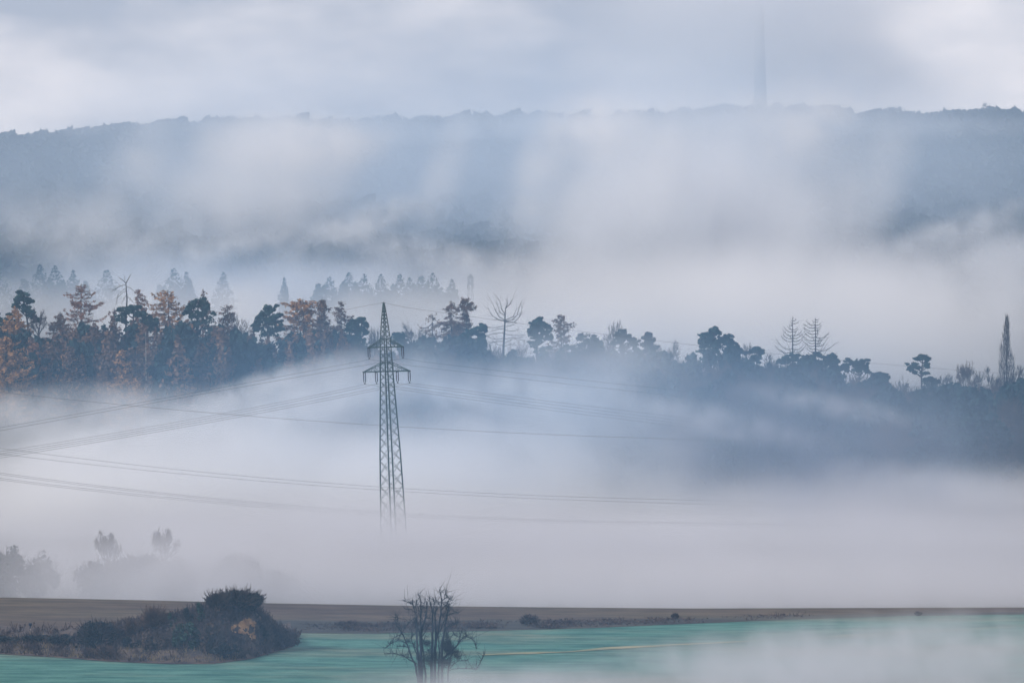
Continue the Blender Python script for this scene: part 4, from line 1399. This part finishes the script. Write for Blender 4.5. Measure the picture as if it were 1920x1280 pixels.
# scrub tufts over the bank's slopes and dry grass along its foot
mb, mg = MB(), MB()
for _ in range(4300):
    px = rng.uniform(-60, 556)
    fr = np.interp(px, _mfx, _mfy)
    df = 45.45 / ((fr - 400) * K)
    v = rng.uniform(0.02, 1.35)
    y = df + 13 * v
    x = (px - 960) * K * y
    z = float(sz(x, y)) + 0.1
    n = 3
    A = np.array([x, y, z]) + rng.normal(size=(n, 3)) * np.array([0.2, 0.2, 0.0])
    hh = rng.uniform(0.25, 0.75)
    Bp = A + rng.normal(size=(n, 3)) * 0.25 + np.array([0, 0, hh])
    pyv = 640 - (float(z) - CAMZ + y * math.tan(PITCH)) / (K * y)
    if 422 < px < 486 and 1156 < pyv < 1206 and rng.random() < 0.97 and (inside(px, pyv) or inside(px, pyv - 6) or inside(px, pyv + 5)):
        continue
    thick = ((px > 300) and v > 0.30) or (px > 440) or (215 < px and v > 0.55)
    if thick or rng.random() < 0.05:
        mb.blades(A, Bp, 0.05)
        mb.leaves(A + (Bp - A) * 0.7, 0.24)
    elif v < 0.75 and rng.random() < 0.6:
        mg.blades(A, A + (Bp - A) * 0.45, 0.035)
    if v < 1.0 and px < 260 and vnoise(px, v * 40, 14) > 0.1:
        mb.blades(A, A + (Bp - A) * 0.7, 0.05)
tag(mb.build('scrub', M['scrub']), 'dark purplish scrub covering the slopes of the bank', 'scrub', None, 'stuff')
tag(mg.build('dry_grass', M['dry_grass']), 'pale dry grass along the foot of the bank', 'grass', None, 'stuff')

# ------------------------------------------------------------------ sign post on the bank
g = on(57, 1190)
r = root('sign_post', g, 'small dark sign on a thin pale post at the left of the bank', 'sign')
m = K * g.y
mb = MB()
mb.tube([(0, 0, -0.3), (0, 0, 12 * m)], 0.05, 6)
mb.build('post', M['post'], r)
mb = MB()
mb.tube([(0, 0, 12 * m), (0, 0, 18 * m)], 0.045, 6)
mb.build('upper_post', M['sign'], r)
mb = MB()
mb.box((0, -0.08, 20 * m), (6.2 * m, 0.05, 4.6 * m))
mb.box((0, -0.05, 16.6 * m), (2.6 * m, 0.05, 2.4 * m))
mb.build('sign_board', M['sign'], r)

# ------------------------------------------------------------------ hedge bits along the verge
HB = 'low dark hedge bushes along the field verge'
for px, ty, by, hw, lab in [
        (655, 1163, 1178, 34, 'low dark hedge bush left of the dead tree'),
        (905, 1166, 1178, 44, 'low dark hedge bush just right of the dead tree'),
        (994, 1152, 1173, 22, 'taller dark bush in the hedge right of the dead tree'),
        (1026, 1166, 1178, 40, 'low dark hedge bush right of the taller hedge bush'),
        (1266, 1150, 1160, 8, 'small lone bush on the verge right of the middle'),
        (1722, 1147, 1155, 8, 'small lone bush on the verge near the right end')]:
    put_bush(px, ty, by, hw, lab, n=420, leaf=0.2, tw=420, mat='scrub', lumps=8, group=HB, top_twigs=0.3)
mb = MB()
for _ in range(1000):
    px = rng.uniform(548, 1500)
    lo = np.interp(px, [a for a, _ in edge_gb], [b for _, b in edge_gb])
    w = max(0.0, 0.45 + 0.8 * vnoise(px, 3.0, 55.0)) * np.interp(px, [548, 1050, 1500], [1, 1, 0.15])
    py = lo - rng.uniform(2, 17) * np.interp(px, [548, 1100, 1500], [1, 0.8, 0.4])
    if rng.random() > w:
        continue
    g = np.array(G(px, py, 480, 664, False))
    A = g + rng.normal(size=(4, 3)) * np.array([0.8, 0.4, 0])
    Bp = A + rng.normal(size=(4, 3)) * np.array([0.35, 0.35, 0.1]) + np.array([0, 0, rng.uniform(0.1, 0.42)])
    mb.blades(A, Bp, 0.045)
    mb.leaves(np.repeat(A + (Bp - A) * 0.6, 2, 0) + rng.normal(size=(8, 3)) * np.array([0.4, 0.2, 0.05]), 0.17)
tag(mb.build('verge_scrub', M['scrub']), 'dark scrub running along the verge between the fields', 'scrub', None, 'stuff')

# ------------------------------------------------------------------ dead tree in the foreground
DD = 538.0
db = base_at(806, DD)
r = root('dead_tree', db, 'dead many-stemmed tree with bare upright limbs in the foreground mist', 'tree')


def DP(px, py, y=0.0):
    w = P(px, py, DD) - db
    return (w.x, y, w.z)


# coordinates read in the enlarged photograph (x 700..920 over 1482 px)
def Z(x, y):
    return 700 + x / 6.736, 1090 + y / 6.736


STEMS = [
    ([(610, 1400), (600, 1100), (605, 900), (600, 700), (610, 600), (640, 530), (665, 420), (680, 340), (672, 250)], 0.30, 0.05),
    ([(590, 1400), (575, 1100), (560, 900), (550, 760), (545, 600), (552, 500), (545, 430), (535, 360)], 0.22, 0.05),
    ([(600, 900), (590, 700), (600, 560), (598, 420), (600, 300), (590, 210), (562, 148)], 0.17, 0.03),
    ([(550, 760), (540, 620), (535, 560), (510, 490), (500, 430)], 0.10, 0.04),
    ([(545, 600), (530, 470), (520, 370), (500, 300), (470, 280), (440, 265), (365, 260)], 0.09, 0.02),
    ([(520, 370), (495, 300), (490, 235)], 0.06, 0.03),
    ([(600, 480), (585, 420), (565, 350), (545, 240)], 0.07, 0.03),
    ([(600, 420), (620, 340), (640, 290), (655, 230)], 0.07, 0.03),
    ([(598, 700), (570, 650), (560, 560)], 0.07, 0.03),
    ([(735, 1400), (735, 1100), (738, 820), (750, 620), (742, 500), (748, 380), (730, 320), (712, 250), (705, 185)], 0.24, 0.04),
    ([(745, 420), (765, 330), (770, 270), (752, 200)], 0.09, 0.04),
    ([(780, 1400), (775, 1000), (785, 760), (790, 640), (782, 520), (778, 440), (790, 380), (815, 330)], 0.24, 0.05),
    ([(778, 440), (765, 400)], 0.08, 0.05),
    ([(785, 760), (820, 640), (840, 500), (855, 380), (860, 260), (855, 170), (835, 110)], 0.19, 0.04),
    ([(855, 360), (835, 300), (800, 240), (775, 205)], 0.07, 0.025),
    ([(860, 260), (880, 230), (915, 215), (945, 205), (985, 235)], 0.07, 0.02),
    ([(935, 215), (920, 185), (908, 150)], 0.06, 0.025),
    ([(860, 360), (890, 320), (930, 290), (945, 245)], 0.08, 0.03),
    ([(870, 1400), (860, 1050), (860, 800), (880, 700), (910, 580), (918, 500), (935, 420), (955, 350), (945, 290)], 0.24, 0.04),
    ([(840, 640), (870, 550), (905, 480), (930, 400), (945, 330)], 0.11, 0.04),
    ([(905, 480), (880, 440), (868, 430)], 0.06, 0.04),
    ([(900, 430), (920, 360), (935, 310)], 0.07, 0.04),
    ([(930, 440), (970, 415), (1010, 405), (1075, 405)], 0.07, 0.02),
    ([(910, 600), (950, 560), (1000, 535), (1080, 520)], 0.09, 0.03),
    ([(915, 620), (960, 570), (1020, 545), (1080, 525)], 0.05, 0.02),
    ([(860, 1000), (930, 930), (990, 880), (1030, 840), (1075, 780), (1120, 730), (1165, 705), (1215, 712), (1265, 745)], 0.16, 0.03),
    ([(1075, 780), (1085, 720), (1105, 660), (1125, 605)], 0.09, 0.04),
    ([(1165, 705), (1185, 680), (1160, 660)], 0.05, 0.02),
    ([(1265, 745), (1290, 790), (1300, 850)], 0.03, 0.015),
    ([(950, 760), (1000, 670), (1030, 680), (1060, 690)], 0.05, 0.02),
    ([(570, 1300), (530, 1050), (490, 980), (455, 880), (420, 790), (370, 670), (330, 600), (290, 550), (275, 480), (285, 430)], 0.16, 0.04),
    ([(290, 540), (305, 490), (300, 455)], 0.05, 0.025),
    ([(350, 670), (300, 690), (250, 730), (195, 790)], 0.05, 0.02),
    ([(420, 775), (375, 755), (320, 745), (260, 765), (200, 800), (145, 835)], 0.08, 0.025),
    ([(320, 745), (312, 725)], 0.06, 0.03),
    ([(440, 835), (370, 825), (300, 820)], 0.04, 0.02),
    ([(470, 770), (440, 765), (400, 755)], 0.04, 0.02),
    ([(540, 1050), (500, 1020), (430, 980), (370, 950), (300, 925), (220, 908), (135, 915)], 0.11, 0.025),
    ([(490, 970), (420, 950), (360, 945)], 0.05, 0.02),
    ([(550, 1000), (540, 900), (510, 830), (485, 760), (480, 700), (490, 660)], 0.10, 0.03),
    ([(560, 900), (530, 840), (500, 790)], 0.06, 0.03),
    ([(620, 700), (650, 640), (690, 570), (705, 545)], 0.05, 0.02),
    ([(620, 790), (640, 740), (655, 700)], 0.05, 0.02),
    ([(530, 460), (500, 480), (450, 510), (410, 560), (380, 590)], 0.04, 0.015),
    ([(520, 390), (470, 355), (400, 345)], 0.05, 0.015),
    ([(680, 340), (650, 340)], 0.03, 0.02),
    ([(660, 470), (690, 465), (725, 480)], 0.03, 0.015),
    ([(960, 1110), (1020, 1040), (1070, 1000), (1190, 995)], 0.06, 0.02),
    ([(940, 1140), (1010, 1110), (1120, 1100), (1230, 1105), (1290, 1130)], 0.06, 0.02),
    ([(1310, 1100), (1350, 1030), (1385, 960), (1395, 945)], 0.03, 0.015),
    ([(1290, 1130), (1310, 1100)], 0.03, 0.02),
    ([(1080, 1000), (1100, 940), (1120, 930)], 0.03, 0.015),
    ([(820, 1400), (822, 1100), (830, 900), (822, 760), (818, 700)], 0.18, 0.06),
    ([(660, 1400), (655, 1150), (640, 1000), (625, 850), (612, 760)], 0.18, 0.06),
    ([(930, 1400), (950, 1100), (980, 950), (1000, 890)], 0.15, 0.06),
]
tw = MB()
for k, (pts, r0, r1) in enumerate(STEMS):
    mb = MB()
    yb = rng.normal() * 0.25
    q = [DP(*Z(x, y), yb + (j_ * rng.normal() * 0.10)) for j_, (x, y) in enumerate(pts)]
    q = np.array(q)
    # smooth the polyline
    t = np.linspace(0, 1, len(q))
    t2 = np.linspace(0, 1, len(q) * 3)
    qs = np.stack([np.interp(t2, t, q[:, e]) for e in range(3)], -1)
    qs[1:-1] = (qs[:-2] + 2 * qs[1:-1] + qs[2:]) / 4
    qs[1:-1] += rng.normal(size=qs[1:-1].shape) * 0.02
    mb.tube(qs, np.maximum(0.034, np.linspace(r0, r1, len(qs)) * 0.66), 6)
    n = max(8, len(qs) * 2)
    sel = rng.integers(len(qs) // 3, len(qs), n)
    D = rng.normal(size=(n, 3)) * 0.35 + np.array([0, 0, 0.25])
    tw.blades(qs[sel], qs[sel] + D * rng.uniform(0.3, 2.0, (n, 1)), 0.017)
    mb.build('stem' if r0 >= 0.15 else 'branch', M['dead_bark'], r)
tw.build('twigs', M['dead_bark'], r)['kind'] = 'stuff'
# ivy tangle round the middle of the stems
mb = MB()
for (x, y, rx, ry, n) in [(930, 810, 70, 80, 420), (970, 880, 60, 50, 260), (680, 780, 50, 35, 130), (730, 960, 90, 120, 380), (900, 1020, 90, 80, 300), (1050, 920, 40, 60, 130), (600, 1050, 50, 120, 200), (930, 690, 26, 60, 90)]:
    c = np.array(DP(*Z(x, y)))
    m = K * DD / 6.736
    A = rnd_ball(n) * np.array([rx * m, 0.6, ry * m]) + c
    mb.blades(A, A + rng.normal(size=A.shape) * 0.30, 0.014)
    mb.leaves(A[: n // 2], 0.10)
mb.build('ivy_tangle', M['dead_bark'], r)['kind'] = 'stuff'

# ------------------------------------------------------------------ trees ghosting in the fog beyond the crest
GG = 'fog-veiled trees beyond the ploughed crest'
bare_tree(200, 998, 845, 24, 'pale bare tree in fog, left of the two standing above the crest', lvl=5, lastw=0.024, group=GG)
bare_tree(308, 991, 850, 24, 'pale bare tree in fog, right of the two standing above the crest', lvl=5, lastw=0.024, group=GG)


def fog_bush(px, ty, d, hw, label, n=1400):
    b = base_at(px, d)
    m = K * d
    H = P(px, ty, d).z - b.z
    return bush('bush', b, H, hw * m, label, n=n, leaf=0.5, tw=900, lumps=18, group=GG, top_twigs=0.22)


fog_bush(8, 1027, 815, 46, 'dark rounded bush in thin fog at the left edge above the crest', 2400)
fog_bush(72, 1042, 820, 46, 'grey flat-topped bush in fog right of the dark rounded bush', 2000)
fog_bush(186, 1048, 838, 58, 'grey thicket in fog at the foot of the left pale bare tree', 2200)
fog_bush(256, 1034, 842, 66, 'grey rounded thicket in fog between the two pale bare trees', 2600)
fog_bush(326, 1048, 845, 58, 'grey thicket in fog at the foot of the right pale bare tree', 2200)
fog_bush(442, 1030, 846, 50, 'faint rounded tree shape in fog above the mound', 2200)
fog_bush(508, 1066, 865, 60, 'very faint low thicket in fog right of the rounded shape', 1600)
# ------------------------------------------------------------------ air: one even haze box and drifting fog banks
def haze_mat(name, density, color, aniso=0.0):
    m = bpy.data.materials.new(name)
    m.use_nodes = True
    nt = m.node_tree
    nt.nodes.clear()
    out = nt.nodes.new('ShaderNodeOutputMaterial')
    v = nt.nodes.new('ShaderNodeVolumePrincipled')
    v.inputs['Density'].default_value = density
    v.inputs['Color'].default_value = (*color, 1)
    v.inputs['Anisotropy'].default_value = aniso
    nt.links.new(v.outputs[0], out.inputs['Volume'])
    return m


hb_ = MB()
hb_.box((0, 2030, 135), (6200, 5460, 310))
hz = hb_.build('haze', haze_mat('haze_air', 1.3e-4, (0.38, 0.64, 1.0)))
tag(hz, 'thin bluish haze filling the valley air', 'haze', None, 'stuff')


def ico(sub):
    import bmesh
    bm = bmesh.new()
    bmesh.ops.create_icosphere(bm, subdivisions=sub, radius=1.03)
    V = np.array([v.co[:] for v in bm.verts])
    F = np.array([[v.index for v in f.verts] for f in bm.faces])
    bm.free()
    return V, F


IV, IF = ico(3)
FOGC = (0.945, 0.96, 0.992)
fog_i = 0


def fog(px, py, rx, ry, d, rd, tau, label, feat=1.0, contrast=1.7, stretch=(1, 1, 1), soft=1.1, step=1.0, col=None, rot=0.0, fine=2.5):
    """One soft bank of fog: an ellipsoid that thins to nothing at its skin, broken up by noise. tau: optical depth through its middle."""
    global fog_i
    m = K * d
    c = P(px, py, d)
    sc = np.array([rx * m, rd, ry * m])
    V = IV * sc
    mat = bpy.data.materials.new('fog_bank')
    mat.use_nodes = True
    nt = mat.node_tree
    nt.nodes.clear()
    N = nt.nodes.new
    L = nt.links.new
    out = N('ShaderNodeOutputMaterial')
    v = N('ShaderNodeVolumePrincipled')
    v.inputs['Color'].default_value = (*(col or FOGC), 1)
    v.inputs['Anisotropy'].default_value = 0.1
    tcn = N('ShaderNodeTexCoord')
    mp1 = N('ShaderNodeMapping')
    mp1.inputs['Scale'].default_value = tuple(1 / sc)
    ln = N('ShaderNodeVectorMath')
    ln.operation = 'LENGTH'
    mr = N('ShaderNodeMapRange')
    mr.inputs[1].default_value = 1.0
    mr.inputs[2].default_value = 0.0
    mr.interpolation_type = 'SMOOTHSTEP'
    L(tcn.outputs['Object'], mp1.inputs['Vector'])
    L(mp1.outputs[0], ln.inputs[0])
    L(ln.outputs['Value'], mr.inputs[0])
    pw = N('ShaderNodeMath')
    pw.operation = 'POWER'
    pw.inputs[1].default_value = soft
    L(mr.outputs[0], pw.inputs[0])
    mp2 = N('ShaderNodeMapping')
    f = 1.0 / (feat * min(sc[0], sc[2]))
    mp2.inputs['Scale'].default_value = (f * stretch[0], f * stretch[1] * min(1, sc[2] / rd * 1.0) if rd > sc[2] else f * stretch[1], f * stretch[2])
    mp2.inputs['Location'].default_value = (fog_i * 7.3, fog_i * 3.1, fog_i * 5.7)
    nz_ = N('ShaderNodeTexNoise')
    nz_.inputs['Scale'].default_value = 1.0
    nz_.inputs['Detail'].default_value = fine
    nz_.inputs['Distortion'].default_value = 0.35
    nz_.inputs['Roughness'].default_value = 0.5
    L(tcn.outputs['Object'], mp2.inputs['Vector'])
    L(mp2.outputs[0], nz_.inputs['Vector'])
    ma = N('ShaderNodeMath')
    ma.operation = 'MULTIPLY_ADD'
    ma.use_clamp = False
    ma.inputs[1].default_value = contrast * 2
    ma.inputs[2].default_value = 1 - contrast
    mxn = N('ShaderNodeMath')
    mxn.operation = 'MAXIMUM'
    mxn.inputs[1].default_value = 0.02
    L(nz_.outputs['Fac'], ma.inputs[0])
    L(ma.outputs[0], mxn.inputs[0])
    m1 = N('ShaderNodeMath')
    m1.operation = 'MULTIPLY'
    m2 = N('ShaderNodeMath')
    m2.operation = 'MULTIPLY'
    m2.inputs[1].default_value = tau / (rd * 0.82)
    L(pw.outputs[0], m1.inputs[0])
    L(mxn.outputs[0], m1.inputs[1])
    L(m1.outputs[0], m2.inputs[0])
    L(m2.outputs[0], v.inputs['Density'])
    L(v.outputs[0], out.inputs['Volume'])
    try:
        mat.cycles.volume_step_rate = step
    except Exception:
        pass
    o = build('fog_bank', V, IF, mat)
    o.location = c
    o.rotation_euler = (0, R(rot), 0)
    tag(o, label, 'fog', 'drifting banks of fog', 'stuff')
    fog_i += 1
    return o


BLUE = (0.33, 0.62, 1.0)
LOW = (0.752, 0.775, 0.842)
MIST = (0.72, 0.735, 0.80)
SMOKE = (0.40, 0.49, 0.64)
PALE = (0.75, 0.86, 1.0)
LOW = (0.752, 0.775, 0.842)
MIST = (0.72, 0.735, 0.80)
SMOKE = (0.40, 0.49, 0.64)
PALE = (0.75, 0.86, 1.0)
V_ = dict(feat=0.75, contrast=2.4, fine=4)
# before the far hill: a pale mist over all of it, curtains of white fog nearer
fog(960, 370, 1700, 420, 2960, 420, 1.85, 'pale blue mist before the whole far hill', col=PALE, contrast=0.9, feat=0.8, stretch=(1.3, 1, 0.7))
fog(1130, 450, 190, 330, 2350, 80, 1.5, 'bright curtain of fog leaning before the middle of the far hill', stretch=(1.2, 1, 0.45), rot=16, **V_)
fog(1330, 440, 260, 330, 2360, 80, 1.5, 'bright curtain of fog before the far hill left of the tower', stretch=(1.6, 1, 0.45), rot=8, **V_)
fog(1520, 470, 190, 300, 2350, 80, 1.2, 'thinner curtain of fog before the far hill below the tower', stretch=(1.5, 1, 0.45), rot=6, **V_)
fog(480, 340, 280, 170, 2350, 80, 1.1, 'light fog patch before the left of the far hill', stretch=(1.0, 1, 0.8), rot=-12, **V_)
fog(560, 270, 240, 80, 2380, 60, 1.1, 'thin fog dissolving the far ridge left of the middle', **V_)
fog(1120, 240, 130, 90, 2380, 60, 1.2, 'thin fog dissolving the far ridge left of the tower', **V_)
fog(1500, 230, 170, 110, 2390, 60, 0.9, 'thin fog dissolving the far ridge under the tower', **V_)
fog(1780, 540, 460, 150, 2360, 80, 1.5, 'fog drifting low before the right of the far hill', rot=-6, **V_)
fog(180, 450, 330, 120, 2370, 80, 0.7, 'fog drifting before the left of the far hill', rot=10, **V_)
fog(1420, 0, 420, 200, 3350, 120, 2.4, 'cloud scrap hiding the head of the tower', contrast=1.2)
fog(1480, 150, 520, 120, 3380, 100, 1.1, 'thin cloud before the shaft of the tower', contrast=1.2)
fog(700, 560, 1000, 120, 2440, 110, 1.5, 'bright fog lying behind the blue spruces')
for (px, py, rx, ry, rot, tau) in [(1000, 340, 50, 190, 24, 0.8), (830, 330, 40, 150, 20, 0.45), (1240, 320, 60, 190, 22, 0.7), (1650, 330, 60, 180, 16, 0.5), (250, 320, 60, 150, 28, 0.5), (650, 430, 180, 45, -22, 0.6), (380, 480, 230, 40, -14, 0.6), (1790, 430, 200, 40, -18, 0.5), (820, 480, 260, 45, 12, 0.6)]:
    fog(px, py, rx * 1.45, ry * 1.1, 2310, 30, tau * 0.72, 'narrow slanting wisp of fog drifting across the far hill', rot=rot, feat=0.9, contrast=2.6, fine=5)
# between the wooded rise and the hill
fog(1400, 620, 900, 210, 1850, 190, 3.0, 'broad bright fog bank behind the right of the wooded rise', contrast=1.4)
fog(420, 545, 720, 120, 2070, 50, 0.4, 'thin blue mist before the blue spruces', col=BLUE, contrast=0.5)
fog(380, 612, 950, 140, 1950, 150, 1.35, 'fog bank behind the left of the wooded rise', contrast=1.4)
# valley in front of the wood
fog(300, 960, 780, 225, 1088, 78, 4.5, 'thick bright fog bank left behind the pylon', contrast=1.3)
fog(840, 940, 560, 220, 1092, 78, 3.2, 'bright fog bank right behind the pylon', contrast=1.3)
fog(1500, 1050, 900, 165, 1085, 90, 4.0, 'dense low fog bank before the right of the wood', contrast=1.2)
fog(1130, 860, 400, 170, 1205, 55, 1.0, 'thinning fog veil before the middle of the wood', rot=14, **V_)
fog(1560, 850, 640, 230, 935, 44, 0.85, 'smoky dark mist drifting before the right ends of the wires', col=SMOKE, feat=0.75, contrast=1.6, fine=4, rot=6)
fog(1110, 690, 300, 110, 1245, 60, 0.6, 'thin white haze before the middle of the tree belt', contrast=1.2)
fog(1000, 238, 1300, 46, 3300, 90, 0.9, 'ragged scrap of cloud licking along the far ridge', feat=2.2, contrast=3.2, fine=4)
fog(1020, 745, 460, 80, 1240, 60, 0.8, 'thin fog smoking off the front of the wood', rot=6, **V_)
fog(520, 790, 420, 110, 1130, 40, 1.0, 'torn plume of fog drifting up to the wood left of the pylon', rot=-14, **V_)
fog(620, 725, 330, 85, 1245, 60, 0.8, 'fog wisp creeping up the wood left of the pylon', rot=-14, **V_)
fog(1000, 760, 1500, 260, 1050, 160, 0.42, 'thin blue mist before the wooded rise', col=BLUE, contrast=0.4)
fog(1650, 950, 700, 115, 1205, 50, 1.5, 'fog lapping at the foot of the right of the wood', fine=4)
fog(180, 775, 560, 75, 1360, 45, 0.9, 'fog lapping at the foot of the left of the wood', fine=4)
for (px, py, rx, ry, rot, tau) in [(1000, 830, 280, 42, 18, 0.7), (1340, 790, 320, 45, 12, 0.6), (1720, 905, 280, 50, 8, 0.8), (190, 830, 280, 50, -12, 0.8), (450, 735, 230, 34, -18, 0.6), (860, 745, 220, 32, 14, 0.5), (1560, 760, 240, 34, 10, 0.4)]:
    fog(px, py, rx, ry, 1225, 26, tau, 'narrow slanting wisp of fog drifting before the wood', rot=rot, feat=1.0, contrast=2.6, fine=5)
fog(1700, 965, 560, 105, 925, 40, 1.5, 'fog swallowing the right ends of the low wires', col=LOW, fine=4, contrast=1.3)
# around and before the pylon's foot
fog(600, 1100, 1250, 215, 890, 80, 4.6, 'dense fog bank swallowing the foot of the pylon', col=LOW, contrast=1.0)
fog(1550, 1110, 1100, 190, 880, 80, 4.4, 'dense fog bank beyond the right of the crest', col=LOW, contrast=1.0)
fog(300, 1085, 560, 150, 775, 45, 1.9, 'fog veil before the trees beyond the crest', col=LOW)
fog(1250, 1110, 1500, 85, 790, 50, 2.2, 'fog pressed against the ploughed crest', col=LOW, contrast=0.8)
# over the near field
fog(700, 1200, 1400, 130, 420, 90, 0.14, 'thin blue mist over the near fields', col=BLUE, contrast=0.3)
fog(1560, 1290, 760, 125, 505, 24, 1.9, 'low mist lying over the right of the green field', col=MIST, rot=-3, fine=4)
fog(1600, 1222, 700, 85, 560, 26, 1.15, 'thin mist over the far right of the green field', col=MIST, rot=-5, **V_)
fog(930, 1305, 400, 80, 512, 16, 1.4, 'low mist around the foot of the dead tree', col=MIST, fine=4)
